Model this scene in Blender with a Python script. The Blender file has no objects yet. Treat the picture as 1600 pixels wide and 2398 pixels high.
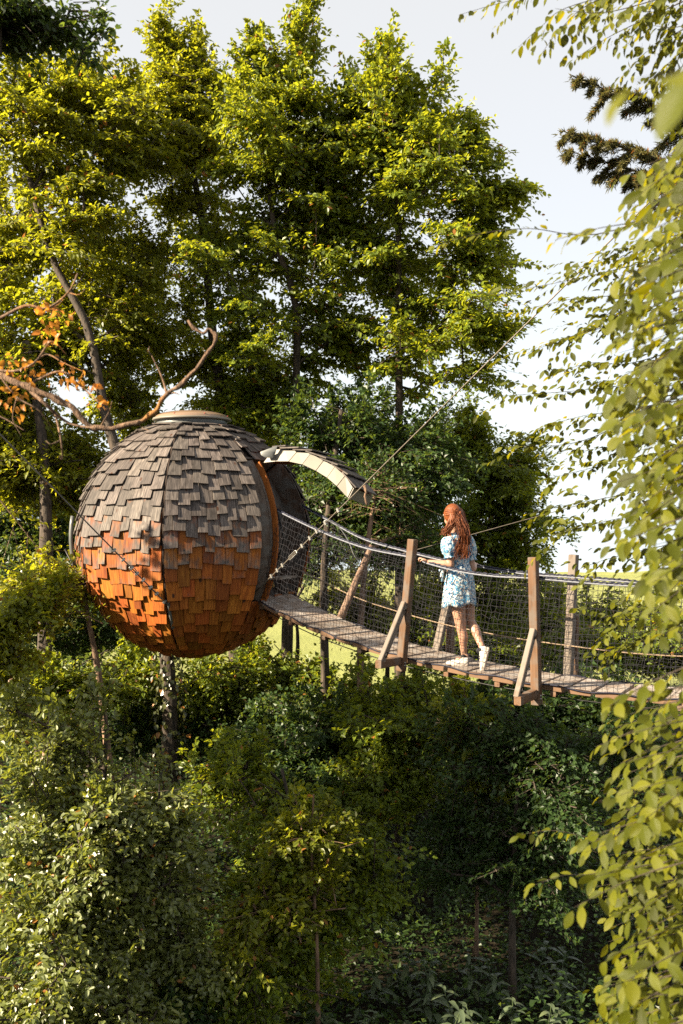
import bpy, bmesh, math, random
import numpy as np
from mathutils import Vector, Matrix

random.seed(7)
RNG = np.random.default_rng(7)
SC = bpy.context.scene
COL = SC.collection
R = math.radians

# ------------------------------------------------------------------ camera
F, CX, CY = 2331.0, 800.0, 1199.0            # focal length and centre in photo pixels (1600 x 2398)
def P(px, py, d):                              # a point d metres ahead that shows at that pixel
    return Vector(((px - CX) * d / F, d, (CY - py) * d / F))

cam = bpy.data.cameras.new('camera')
cam.sensor_fit = 'VERTICAL'; cam.sensor_height = 36.0; cam.sensor_width = 24.0
cam.lens = 36.0 * F / 2398.0
cam.clip_start = 0.05; cam.clip_end = 5000
cam.dof.use_dof = True; cam.dof.focus_distance = 11.3; cam.dof.aperture_fstop = 3.6
camo = bpy.data.objects.new('camera', cam); COL.objects.link(camo)
camo.rotation_euler = (R(90), 0, 0)
SC.camera = camo

# ------------------------------------------------------------------ light
SUN_DIR = Vector((-0.84, -0.32, 0.47)).normalized()      # towards the sun
elev = math.asin(SUN_DIR.z); azim = math.atan2(SUN_DIR.x, SUN_DIR.y)
world = bpy.data.worlds.new('World'); SC.world = world; world.use_nodes = True
wn = world.node_tree.nodes; wl = world.node_tree.links
wn.clear()
wo = wn.new('ShaderNodeOutputWorld'); bg = wn.new('ShaderNodeBackground'); sky = wn.new('ShaderNodeTexSky')
sky.sky_type = 'NISHITA'; sky.sun_disc = False
sky.sun_elevation = elev; sky.sun_rotation = azim
sky.air_density = 0.8; sky.dust_density = 0.8; sky.ozone_density = 1.0
tc = wn.new('ShaderNodeTexCoord'); sx = wn.new('ShaderNodeSeparateXYZ'); mx = wn.new('ShaderNodeMath'); cx = wn.new('ShaderNodeCombineXYZ')
mx.operation = 'MAXIMUM'; mx.inputs[1].default_value = 0.10
wl.new(tc.outputs['Generated'], sx.inputs[0]); wl.new(sx.outputs[0], cx.inputs[0]); wl.new(sx.outputs[1], cx.inputs[1])
wl.new(sx.outputs[2], mx.inputs[0]); wl.new(mx.outputs[0], cx.inputs[2]); wl.new(cx.outputs[0], sky.inputs['Vector'])
veil = wn.new('ShaderNodeMix'); veil.data_type = 'RGBA'; veil.inputs[0].default_value = 0.74      # thin high cloud over the whole sky
veil.inputs[7].default_value = (3.05, 2.92, 2.62, 1)
wl.new(sky.outputs[0], veil.inputs[6]); wl.new(veil.outputs[2], bg.inputs[0]); bg.inputs[1].default_value = 0.079
wl.new(bg.outputs[0], wo.inputs[0])

sun = bpy.data.lights.new('sun', 'SUN'); sun.energy = 5.0; sun.angle = R(0.6); sun.color = (1.0, 0.85, 0.62)
suno = bpy.data.objects.new('sun', sun); COL.objects.link(suno)
suno.rotation_euler = SUN_DIR.to_track_quat('Z', 'Y').to_euler()
suno.location = SUN_DIR * 60

vs = SC.view_settings
vs.view_transform = 'Standard'; vs.look = 'None'; vs.gamma = 1.0; vs.use_curve_mapping = False
vs.exposure = 2.1
cy = SC.cycles
cy.max_bounces = 6; cy.diffuse_bounces = 1; cy.glossy_bounces = 2; cy.transmission_bounces = 4; cy.transparent_max_bounces = 4
cy.sample_clamp_indirect = 4.0
cy.caustics_reflective = False; cy.caustics_refractive = False
cy.use_denoising = False

# ------------------------------------------------------------------ scene graph helpers
UP = Vector((0, 0, 1))
WM = {}
def put(name, data, parent=None, M=None):
    o = bpy.data.objects.new(name, data); COL.objects.link(o)
    M = M if M is not None else Matrix.Identity(4)
    WM[o] = M
    if parent is not None:
        o.parent = parent; o.matrix_basis = WM[parent].inverted() @ M
    else:
        o.matrix_basis = M
    return o
def tag(o, label=None, cat=None, group=None, kind=None):
    if label: o['label'] = label
    if cat: o['category'] = cat
    if group: o['group'] = group
    if kind: o['kind'] = kind
    return o
def thing(name, loc, label, cat, group=None):
    o = put(name, None, None, Matrix.Translation(loc)); o.empty_display_size = 0.2
    return tag(o, label, cat, group)

class MB:
    def __init__(s): s.v = []; s.f = []; s.uv = []
    def quad_grid(s, rows, closed=True, cap0=False, cap1=False):   # rows of equal length
        n = len(rows[0]); b = len(s.v)
        for r in rows: s.v.extend([tuple(p) for p in r])
        for i in range(len(rows) - 1):
            for j in range(n if closed else n - 1):
                k = (j + 1) % n
                s.f.append((b + i*n + j, b + i*n + k, b + (i+1)*n + k, b + (i+1)*n + j))
        if cap0: s.f.append(tuple(b + j for j in reversed(range(n))))
        if cap1: s.f.append(tuple(b + (len(rows)-1)*n + j for j in range(n)))
        return s
    def tube(s, pts, rad, sides=6, caps=True):
        pts = [Vector(p) for p in pts]
        if not hasattr(rad, '__len__'): rad = [rad] * len(pts)
        rows = []; ref = None
        for i, p in enumerate(pts):
            t = (pts[min(i+1, len(pts)-1)] - pts[max(i-1, 0)])
            t = t.normalized() if t.length > 1e-9 else Vector((0, 0, 1))
            if ref is None:
                ref = Vector((1, 0, 0)) if abs(t.x) < 0.8 else Vector((0, 1, 0))
            a = (ref - t * ref.dot(t)).normalized(); ref = a; c = t.cross(a)
            rows.append([p + (a * math.cos(2*math.pi*k/sides) + c * math.sin(2*math.pi*k/sides)) * rad[i] for k in range(sides)])
        return s.quad_grid(rows, True, caps, caps)
    def ell(s, c, r, M=None, nu=16, nv=10):
        c = Vector(c); rows = []
        for i in range(nv + 1):
            th = math.pi * (i if 0 < i < nv else (0.02 if i == 0 else nv - 0.02)) / nv
            row = []
            for j in range(nu):
                ph = 2*math.pi*j/nu
                q = Vector((r[0]*math.sin(th)*math.cos(ph), r[1]*math.sin(th)*math.sin(ph), -r[2]*math.cos(th)))
                row.append(c + (M @ q if M is not None else q))
            rows.append(row)
        return s.quad_grid(rows, True, True, True)
    def box(s, c, ax, ay, az):            # centre and half axes
        c = Vector(c); b = len(s.v)
        for i in (-1, 1):
            for j, k in ((-1, -1), (1, -1), (1, 1), (-1, 1)):
                s.v.append(tuple(c + ax*i + ay*j + az*k))
        s.f += [(b, b+3, b+2, b+1), (b+4, b+5, b+6, b+7)]
        for j in range(4):
            k = (j+1) % 4
            s.f.append((b+j, b+k, b+4+k, b+4+j))
        return s
    def mesh(s, name, mat, smooth=False):
        me = bpy.data.meshes.new(name); me.from_pydata(s.v, [], s.f)
        me.materials.append(mat)
        if smooth: me.polygons.foreach_set('use_smooth', [True]*len(me.polygons))
        me.update(); return me
    def put(s, name, mat, parent=None, smooth=False):
        return put(name, s.mesh(name, mat, smooth), parent)

def np_mesh(name, verts, quads, mat, rnd=None, smooth=False, uv=None):
    me = bpy.data.meshes.new(name)
    nv, nq, k = len(verts), len(quads), quads.shape[1]
    me.vertices.add(nv); me.vertices.foreach_set('co', verts.astype(np.float32).ravel())
    me.loops.add(nq*k); me.loops.foreach_set('vertex_index', quads.astype(np.int32).ravel())
    me.polygons.add(nq); me.polygons.foreach_set('loop_start', np.arange(0, nq*k, k, dtype=np.int32))
    me.polygons.foreach_set('use_smooth', np.full(nq, smooth))
    if rnd is not None:
        a = me.attributes.new('rnd', 'FLOAT', 'POINT'); a.data.foreach_set('value', rnd.astype(np.float32))
    if uv is not None:
        u = me.uv_layers.new(name='UVMap'); u.data.foreach_set('uv', uv.astype(np.float32).ravel())
    me.materials.append(mat); me.update(calc_edges=True); return me

def catmull(pts, n=8):
    pts = [Vector(p) for p in pts]; out = []
    for i in range(len(pts)-1):
        p0 = pts[max(i-1, 0)]; p1 = pts[i]; p2 = pts[i+1]; p3 = pts[min(i+2, len(pts)-1)]
        for k in range(n):
            t = k/n
            out.append(0.5*((2*p1) + (p2-p0)*t + (2*p0-5*p1+4*p2-p3)*t*t + (3*p1-p0-3*p2+p3)*t**3))
    out.append(pts[-1]); return out
def resample(pts, n):
    pts = [Vector(p) for p in pts]; L = [0]
    for a, b in zip(pts, pts[1:]): L.append(L[-1] + (b-a).length)
    out = []; j = 0
    for i in range(n):
        s = L[-1]*i/(n-1)
        while j < len(L)-2 and L[j+1] < s: j += 1
        t = (s-L[j])/max(L[j+1]-L[j], 1e-9)
        out.append(pts[j].lerp(pts[j+1], min(max(t, 0), 1)))
    return out
def length(pts): return sum((b-a).length for a, b in zip(pts, pts[1:]))
def frame(z, up=Vector((0, 0, 1))):
    z = z.normalized(); x = up.cross(z)
    if x.length < 1e-4: x = Vector((1, 0, 0))
    x.normalize(); y = z.cross(x)
    return x, y, z
def matcols(x, y, z, o):
    M = Matrix.Identity(4)
    for i in range(3): M[i][0] = x[i]; M[i][1] = y[i]; M[i][2] = z[i]; M[i][3] = o[i]
    return M

# ------------------------------------------------------------------ materials
def nodes(name):
    m = bpy.data.materials.new(name); m.use_nodes = True
    nt = m.node_tree; b = nt.nodes['Principled BSDF']
    return m, nt, b
def N(nt, t, **kw):
    n = nt.nodes.new('ShaderNode' + t)
    for k, v in kw.items():
        if k.startswith('i_'): n.inputs[k[2:].replace('_', ' ')].default_value = v
        else: setattr(n, k, v)
    return n
def ramp(nt, src, stops):
    n = nt.nodes.new('ShaderNodeValToRGB'); e = n.color_ramp.elements
    while len(e) < len(stops): e.new(0.5)
    for i, (p, c) in enumerate(stops):
        e[i].position = p; e[i].color = (*c, 1) if len(c) == 3 else c
    nt.links.new(src, n.inputs[0]); return n.outputs[0]
def math_(nt, op, a, b=None, c=None, clamp=False):
    n = nt.nodes.new('ShaderNodeMath'); n.operation = op; n.use_clamp = clamp
    for i, x in enumerate((a, b, c)):
        if x is None: continue
        if isinstance(x, (int, float)): n.inputs[i].default_value = x
        else: nt.links.new(x, n.inputs[i])
    return n.outputs[0]
def mixc(nt, fac, a, b, mode='MIX'):
    n = nt.nodes.new('ShaderNodeMix'); n.data_type = 'RGBA'; n.blend_type = mode
    for i, x in ((0, fac), (6, a), (7, b)):
        if isinstance(x, (int, float)): n.inputs[i].default_value = x
        elif isinstance(x, tuple): n.inputs[i].default_value = (*x, 1)
        else: nt.links.new(x, n.inputs[i])
    return n.outputs[2]
def bump(nt, b, h, strength=0.4, dist=0.01):
    n = nt.nodes.new('ShaderNodeBump'); n.inputs['Strength'].default_value = strength; n.inputs['Distance'].default_value = dist
    nt.links.new(h, n.inputs['Height']); nt.links.new(n.outputs[0], b.inputs['Normal'])

def plain(name, col, rough=0.6, metal=0.0, var=0.25, scale=8.0, spec=0.4):
    m, nt, b = nodes(name); col = tuple(x*0.66 for x in col)
    t = N(nt, 'TexCoord'); no = N(nt, 'TexNoise', i_Scale=scale, i_Detail=4.0)
    nt.links.new(t.outputs['Object'], no.inputs['Vector'])
    c = ramp(nt, no.outputs['Fac'], [(0.3, tuple(x*(1-var) for x in col)), (0.7, tuple(min(1, x*(1+var)) for x in col))])
    nt.links.new(c, b.inputs['Base Color'])
    b.inputs['Roughness'].default_value = rough; b.inputs['Metallic'].default_value = metal
    b.inputs['Specular IOR Level'].default_value = spec
    bump(nt, b, no.outputs['Fac'], 0.15, 0.005)
    return m

def leaf_mat(name, base, trans, spread=0.5, rough=0.42, spec=0.35, tfac=0.42, dead=0.0, veins=False):
    """green leaf: glossy top, light passing through"""
    m, nt, b = nodes(name)
    at = N(nt, 'Attribute', attribute_name='rnd'); oi = N(nt, 'ObjectInfo')
    r = math_(nt, 'FRACT', math_(nt, 'ADD', at.outputs['Fac'], oi.outputs['Random']))
    lo = tuple(x*(1-spread) for x in base); hi = (base[0]*(1+spread*1.3), base[1]*(1+spread*0.9), base[2]*(1+spread*0.5))
    c = ramp(nt, r, [(0.0, lo), (0.55, base), (1.0, hi)])
    tlo = tuple(x*(1-spread*0.7) for x in trans); thi = (trans[0]*(1+spread*0.8), trans[1]*(1+spread*0.5), trans[2])
    tcol = ramp(nt, r, [(0.0, tlo), (0.6, trans), (1.0, thi)])
    if dead:
        k = math_(nt, 'GREATER_THAN', math_(nt, 'FRACT', math_(nt, 'MULTIPLY', r, 37.3)), 1-dead)
        c = mixc(nt, k, c, (0.30, 0.13, 0.03)); tcol = mixc(nt, k, tcol, (0.35, 0.15, 0.03))
    if veins:
        uv = N(nt, 'UVMap'); w = N(nt, 'TexWave', wave_type='BANDS', bands_direction='DIAGONAL', i_Scale=2.6, i_Distortion=0.4)
        sp = N(nt, 'SeparateXYZ'); nt.links.new(uv.outputs[0], sp.inputs[0])
        ax = math_(nt, 'ABSOLUTE', math_(nt, 'SUBTRACT', sp.outputs[0], 0.5))
        cb = N(nt, 'CombineXYZ'); nt.links.new(math_(nt, 'MULTIPLY', ax, -1.6), cb.inputs[0]); nt.links.new(math_(nt, 'MULTIPLY', sp.outputs[1], 2.2), cb.inputs[1])
        nt.links.new(cb.outputs[0], w.inputs['Vector'])
        bump(nt, b, w.outputs['Fac'], 0.35, 0.002)
        c = mixc(nt, math_(nt, 'MULTIPLY', w.outputs['Fac'], 0.2), c, tuple(min(1, x*1.35) for x in base))
    nt.links.new(c, b.inputs['Base Color'])
    b.inputs['Roughness'].default_value = rough; b.inputs['Specular IOR Level'].default_value = spec
    tr = N(nt, 'BsdfTranslucent'); nt.links.new(tcol, tr.inputs['Color'])
    ms = N(nt, 'MixShader', i_Fac=tfac); out = nt.nodes['Material Output']
    nt.links.new(b.outputs[0], ms.inputs[1]); nt.links.new(tr.outputs[0], ms.inputs[2]); nt.links.new(ms.outputs[0], out.inputs['Surface'])
    return m

def bark_mat(name, dark, light, scale=9.0, moss=None):
    m, nt, b = nodes(name)
    t = N(nt, 'TexCoord'); mp = N(nt, 'Mapping'); mp.inputs['Scale'].default_value = (1, 1, 0.22)
    nt.links.new(t.outputs['Object'], mp.inputs[0])
    n1 = N(nt, 'TexNoise', i_Scale=scale*2.2, i_Detail=6.0, i_Roughness=0.65); nt.links.new(mp.outputs[0], n1.inputs['Vector'])
    n2 = N(nt, 'TexNoise', i_Scale=3.0, i_Detail=3.0); nt.links.new(t.outputs['Object'], n2.inputs['Vector'])
    c = ramp(nt, n1.outputs['Fac'], [(0.35, dark), (0.68, light)])
    if moss: c = mixc(nt, ramp(nt, n2.outputs['Fac'], [(0.5, (0, 0, 0)), (0.62, (0.8, 0.8, 0.8))]), c, moss)
    nt.links.new(c, b.inputs['Base Color']); b.inputs['Roughness'].default_value = 0.9
    bump(nt, b, n1.outputs['Fac'], 0.9, 0.03)
    return m

def wood_mat(name, dark, light, grey=None, gfac=0.5, rough=0.75, endgrain=None, fine=1.0):
    """sawn timber, grain along local Z"""
    m, nt, b = nodes(name)
    t = N(nt, 'TexCoord'); oi = N(nt, 'ObjectInfo')
    off = N(nt, 'CombineXYZ')
    for i in range(3): nt.links.new(math_(nt, 'MULTIPLY', oi.outputs['Random'], 17.0 + 9*i), off.inputs[i])
    va = N(nt, 'VectorMath', operation='ADD'); nt.links.new(t.outputs['Object'], va.inputs[0]); nt.links.new(off.outputs[0], va.inputs[1])
    mp = N(nt, 'Mapping'); mp.inputs['Scale'].default_value = (1, 1, 0.06); nt.links.new(va.outputs[0], mp.inputs[0])
    n1 = N(nt, 'TexNoise', i_Scale=48.0*fine, i_Detail=5.0, i_Roughness=0.6); nt.links.new(mp.outputs[0], n1.inputs['Vector'])
    n2 = N(nt, 'TexNoise', i_Scale=9.0, i_Detail=3.0); nt.links.new(va.outputs[0], n2.inputs['Vector'])
    c = ramp(nt, n1.outputs['Fac'], [(0.3, dark), (0.72, light)])
    if grey:
        c2 = mixc(nt, n1.outputs['Fac'], tuple(x*0.7 for x in grey), grey)
        k = ramp(nt, n2.outputs['Fac'], [(0.62-gfac*0.5, (0, 0, 0)), (0.8-gfac*0.5, (1, 1, 1))])
        c = mixc(nt, k, c, c2)
    v = math_(nt, 'ADD', math_(nt, 'MULTIPLY', oi.outputs['Random'], 0.26), 0.48)
    hs = N(nt, 'HueSaturation'); nt.links.new(c, hs.inputs['Color']); nt.links.new(v, hs.inputs['Value'])
    # knots
    vo = N(nt, 'TexVoronoi', i_Scale=4.2); mpk = N(nt, 'Mapping'); mpk.inputs['Scale'].default_value = (1, 1, 0.6)
    nt.links.new(va.outputs[0], mpk.inputs[0]); nt.links.new(mpk.outputs[0], vo.inputs['Vector'])
    k = ramp(nt, vo.outputs['Distance'], [(0.05, (1, 1, 1)), (0.1, (0, 0, 0))])
    c = mixc(nt, k, hs.outputs[0], tuple(x*0.45 for x in dark))
    if endgrain:                                 # sawn ends are brown where the faces have silvered
        sn = N(nt, 'SeparateXYZ'); nt.links.new(t.outputs['Normal'], sn.inputs[0])
        ke = math_(nt, 'GREATER_THAN', math_(nt, 'ABSOLUTE', sn.outputs[2]), 0.7)
        c = mixc(nt, ke, c, mixc(nt, n2.outputs['Fac'], tuple(x*.5 for x in endgrain), endgrain))
    nt.links.new(c, b.inputs['Base Color']); b.inputs['Roughness'].default_value = rough; b.inputs['Specular IOR Level'].default_value = 0.25
    bump(nt, b, n1.outputs['Fac'], 0.5, 0.004)
    return m

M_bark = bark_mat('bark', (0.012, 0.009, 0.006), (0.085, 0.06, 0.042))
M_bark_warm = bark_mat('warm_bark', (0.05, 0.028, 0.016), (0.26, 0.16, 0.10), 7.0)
M_bark_lichen = bark_mat('lichened_bark', (0.05, 0.028, 0.016), (0.22, 0.13, 0.075), 14.0, (0.36, 0.15, 0.02))
M_twig = plain('twig_bark', (0.07, 0.04, 0.025), 0.8)

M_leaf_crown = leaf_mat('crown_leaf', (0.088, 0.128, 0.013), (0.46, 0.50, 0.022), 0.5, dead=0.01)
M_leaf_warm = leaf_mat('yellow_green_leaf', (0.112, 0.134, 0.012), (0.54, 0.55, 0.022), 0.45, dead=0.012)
M_leaf_dark = leaf_mat('deep_green_leaf', (0.036, 0.070, 0.020), (0.14, 0.20, 0.022), 0.5)  # shade put into the colour: darker leaf for thickets and low growth
M_leaf_shrub = leaf_mat('shrub_leaf', (0.12, 0.145, 0.038), (0.38, 0.42, 0.035), 0.5, rough=0.38, spec=0.65, tfac=0.33, dead=0.01)
M_leaf_horn = leaf_mat('hornbeam_leaf', (0.066, 0.078, 0.005), (0.33, 0.31, 0.008), 0.6, rough=0.5, spec=0.22, tfac=0.4, veins=True)
M_leaf_herb = leaf_mat('herb_leaf', (0.09, 0.12, 0.065), (0.12, 0.17, 0.05), 0.4, rough=0.4, spec=0.5, tfac=0.25, veins=True)
M_leaf_dry = leaf_mat('dry_oak_leaf', (0.36, 0.14, 0.02), (0.60, 0.26, 0.03), 0.4, tfac=0.5)
M_needle = leaf_mat('conifer_needle', (0.11, 0.105, 0.045), (0.2, 0.19, 0.05), 0.5, tfac=0.35, dead=0.05)
M_ivy = leaf_mat('ivy_leaf', (0.05, 0.06, 0.02), (0.12, 0.13, 0.02), 0.6, rough=0.3, spec=0.6, tfac=0.25, dead=0.12)

# ------------------------------------------------------------------ ground and meadow
def gz(x, y):
    def ss(a, b, t):
        t = min(max((t-a)/(b-a), 0), 1); return t*t*(3-2*t)
    z = -6.0 + 1.5*ss(13, 27, y) + 0.35*ss(-2, -9, x)*1.0
    if y < 8: z += 0.0
    if y > 72: z -= (y-72)*0.085*ss(72, 95, y)
    z += 0.12*math.sin(x*0.9+1.3)*math.sin(y*0.7) + 0.25*math.sin(x*0.11)*math.sin(y*0.13+0.5)*ss(20, 40, y)
    return z
def build_ground():
    xs = [-1500, -700, -300, -150, -90, -60, -42] + list(np.linspace(-30, 30, 81)) + [42, 60, 90, 150, 300, 700, 1500]
    ys = [-120, -40, -15] + list(np.linspace(-6, 30, 49)) + list(np.linspace(33, 100, 32)) + [115, 140, 200, 320, 600, 1200, 2500]
    rows = [[(x, y, gz(x, y)) for x in xs] for y in ys]
    mb = MB().quad_grid(rows, closed=False)
    m, nt, b = nodes('ground_soil')
    t = N(nt, 'TexCoord'); sp = N(nt, 'SeparateXYZ'); nt.links.new(t.outputs['Object'], sp.inputs[0])
    n1 = N(nt, 'TexNoise', i_Scale=6.0, i_Detail=8.0, i_Roughness=0.7); n2 = N(nt, 'TexNoise', i_Scale=0.5, i_Detail=5.0)
    n3 = N(nt, 'TexNoise', i_Scale=40.0, i_Detail=3.0)
    for n in (n1, n2, n3): nt.links.new(t.outputs['Object'], n.inputs['Vector'])
    soil = ramp(nt, n1.outputs['Fac'], [(0.35, (0.008, 0.006, 0.004)), (0.55, (0.022, 0.017, 0.010)), (0.75, (0.03, 0.032, 0.012))])
    g = mixc(nt, n2.outputs['Fac'], (0.20, 0.22, 0.07), (0.30, 0.30, 0.11))
    g = mixc(nt, math_(nt, 'MULTIPLY', n3.outputs['Fac'], 0.35), g, (0.12, 0.15, 0.04))
    k = math_(nt, 'ADD', math_(nt, 'MULTIPLY', sp.outputs[1], 0.25), math_(nt, 'MULTIPLY', n2.outputs['Fac'], 2.0))
    k = math_(nt, 'SUBTRACT', k, 6.6, clamp=True)
    nt.links.new(mixc(nt, k, soil, g), b.inputs['Base Color'])
    b.inputs['Roughness'].default_value = 0.95; b.inputs['Specular IOR Level'].default_value = 0.1
    bump(nt, b, n1.outputs['Fac'], 0.8, 0.06)
    o = mb.put('ground', m, None, True); tag(o, kind='structure')
build_ground()

# ------------------------------------------------------------------ foliage engine
def unit(a): return a / np.maximum(np.linalg.norm(a, axis=-1, keepdims=True), 1e-9)
def leaf_arrays(pos, d, n, L, W, fold=0.28, curl=0.18):
    d = unit(d); s = unit(np.cross(n, d)); n = np.cross(d, s)
    L = L[:, None]; W = W[:, None]
    V = np.empty((len(pos), 6, 3))
    V[:, 0] = pos
    V[:, 1] = pos + d*L*0.33 + s*W*0.5 + n*W*fold*0.5
    V[:, 2] = pos + d*L*0.72 + s*W*0.37 + n*(W*fold*0.37 - L*curl*0.4)
    V[:, 3] = pos + d*L - n*L*curl
    V[:, 4] = pos + d*L*0.72 - s*W*0.37 + n*(W*fold*0.37 - L*curl*0.4)
    V[:, 5] = pos + d*L*0.33 - s*W*0.5 + n*W*fold*0.5
    return V
def leaves_mesh(name, pos, d, n, L, W, mat, rnd=None, rng=RNG, simple=False, **k):
    if simple:                                   # far off: one bent-free blade each
        V = leaf_arrays(pos, d, n, L, W*1.1, **k)[:, [0, 1, 3, 5]]; m = len(pos)
        r = rng.random(m) if rnd is None else rnd
        return np_mesh(name, V.reshape(-1, 3), np.arange(m*4).reshape(-1, 4), mat, np.repeat(r, 4))
    V = leaf_arrays(pos, d, n, L, W, **k); m = len(pos)
    b = np.arange(m)[:, None]*6
    q = np.concatenate([b + np.array([[0, 1, 2, 3]]), b + np.array([[0, 3, 4, 5]])], 1).reshape(-1, 4)
    r = rng.random(m) if rnd is None else rnd
    return np_mesh(name, V.reshape(-1, 3), q, mat, np.repeat(r, 6))

def sprays(org, dirs, Ls, k, leafL, rng, up=0.75, droop=0.25, spread=0.9, wr=0.62, jitter=0.35):
    """leaves set alternately along twigs: returns pos, dir, normal, L, W"""
    m = len(org)
    t = (np.arange(k)[None, :] + 0.5 + rng.uniform(-.3, .3, (m, k)))/k
    d = unit(dirs)
    upv = np.array([0, 0, 1.0])
    side = unit(np.cross(d, upv) + rng.normal(0, .42, (m, 3)))
    nrm = unit(np.cross(side, d))
    sgn = np.where(np.arange(k) % 2 == 0, 1.0, -1.0)[None, :, None]
    T = t[..., None]
    pos = org[:, None] + d[:, None]*Ls[:, None, None]*T - upv*(droop*Ls[:, None, None]*T**2) + rng.normal(0, .02, (m, k, 3))
    ld = d[:, None]*0.55 + side[:, None]*sgn*spread*(1 - 0.5*T) + rng.normal(0, jitter, (m, k, 3)) - upv*0.22
    ln = nrm[:, None]*up + upv*0.15 + d[:, None]*0.3 + np.array(SUN_DIR)*0.35 + rng.normal(0, .33, (m, k, 3))
    L = leafL*rng.uniform(.65, 1.2, (m, k))*(1 - 0.25*np.abs(T[..., 0]-0.5)*2)
    W = L*wr*rng.uniform(.85, 1.15, (m, k))
    return pos.reshape(-1, 3), ld.reshape(-1, 3), ln.reshape(-1, 3), L.ravel(), W.ravel()

def frusta(name, A, B, ra, rb, mat, sides=5):
    A = np.array(A); B = np.array(B); ra = np.array(ra)[:, None, None]; rb = np.array(rb)[:, None, None]
    t = unit(B-A); ref = np.where(np.abs(t[:, :1]) < .8, np.array([[1., 0, 0]]), np.array([[0., 1, 0]]))
    a = unit(ref - t*np.sum(ref*t, 1, keepdims=True)); c = np.cross(t, a)
    th = np.arange(sides)*2*np.pi/sides
    ring = a[:, None]*np.cos(th)[None, :, None] + c[:, None]*np.sin(th)[None, :, None]
    V = np.concatenate([A[:, None] + ring*ra, B[:, None] + ring*rb], 1)
    j = np.arange(sides); k = (j+1) % sides
    q = np.stack([j, k, sides+k, sides+j], 1)
    Q = (np.arange(len(A))[:, None, None]*2*sides + q[None]).reshape(-1, 4)
    return np_mesh(name, V.reshape(-1, 3), Q, mat, smooth=True)

def trunk_mesh(name, pts, rad, mat, seed, sides=12, rough=0.12):
    rr = random.Random(seed); pts = resample(catmull(pts, 6), 26)
    ph = [rr.uniform(0, 6) for _ in range(6)]
    rows = []; ref = Vector((1, 0, 0))
    for i, p in enumerate(pts):
        u = i/(len(pts)-1); t = (pts[min(i+1, 25)] - pts[max(i-1, 0)]).normalized()
        a = (ref - t*ref.dot(t)).normalized(); ref = a; c = t.cross(a)
        r0 = rad[0]*(1-u) + rad[1]*u + rad[0]*0.35*max(0, 1-u*9)
        row = []
        for k in range(sides):
            th = 2*math.pi*k/sides
            r = r0*(1 + rough*(math.sin(3*th+ph[0]+u*5) * .5 + math.sin(5*th+ph[1]-u*9)*.4 + rr.uniform(-.5, .5)*.7))
            row.append(p + (a*math.cos(th) + c*math.sin(th))*r)
        rows.append(row)
    return MB().quad_grid(rows, True, True, True).mesh(name, mat, True), pts

def sample_blobs(blobs, n, rng, inner=0.35):
    C = np.array([b[0] for b in blobs]); S = np.array([b[1] for b in blobs])
    w = np.prod(S, 1)**0.55; w /= w.sum()
    out = []; outw = []
    while len(out) < n:
        i = rng.choice(len(blobs), p=w)
        d = unit(rng.normal(size=3)); r = (inner + (1-inner)*rng.random()**0.55)*(1 + .16*math.sin(5*d[0]+i*2.1)*math.sin(4*d[2]+i) + rng.normal(0, .07))
        p = C[i] + d*r*S[i]
        e = np.linalg.norm((p - C)/S, axis=1); e[i] = 9
        if e.min() < 0.55 and rng.random() < 0.75: continue
        out.append(p); outw.append(d*S[i]/np.linalg.norm(S[i]))
    return np.array(out), unit(np.array(outw))

def skeleton(trunk, ends, rng, tip=0.0085, angle=0.35):
    """grow limbs from the trunk to every foliage clump; returns edge arrays"""
    nodes_ = [np.array(p) for p in trunk]; par = [-1] + list(range(len(trunk)-1))
    T = np.array(nodes_)
    order = np.argsort([np.min(np.linalg.norm(T-e, axis=1)) for e in ends])
    A = np.zeros((len(trunk) + len(ends)*6, 3)); A[:len(trunk)] = T; cnt = len(trunk)
    for oi in order:
        e = ends[oi]
        v = e - A[:cnt]; dist = np.linalg.norm(v, axis=1)
        cost = dist*(1 + 0.9*np.clip(angle - v[:, 2]/np.maximum(dist, .01), 0, 2))
        cost[:3] += 2
        p = int(np.argmin(cost)); seg = max(1, min(5, int(dist[p]/0.35)))
        a = A[p].copy(); prev = p
        for s in range(1, seg+1):
            u = s/seg
            q = a + (e-a)*u + np.array([0, 0, 1])*dist[p]*0.10*math.sin(math.pi*u) + rng.normal(0, .035*dist[p]*(u < 1), 3)
            A[cnt] = q; par.append(prev); prev = cnt; cnt += 1
    par = np.array(par); A = A[:cnt]
    acc = np.zeros(cnt); has = np.zeros(cnt, bool); has[par[par >= 0]] = True
    for i in range(cnt-1, 0, -1):
        if acc[i] == 0: acc[i] = tip**2.1
        if par[i] >= 0: acc[par[i]] += acc[i]
    r = acc**(1/2.1)
    return A, par, r

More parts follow.
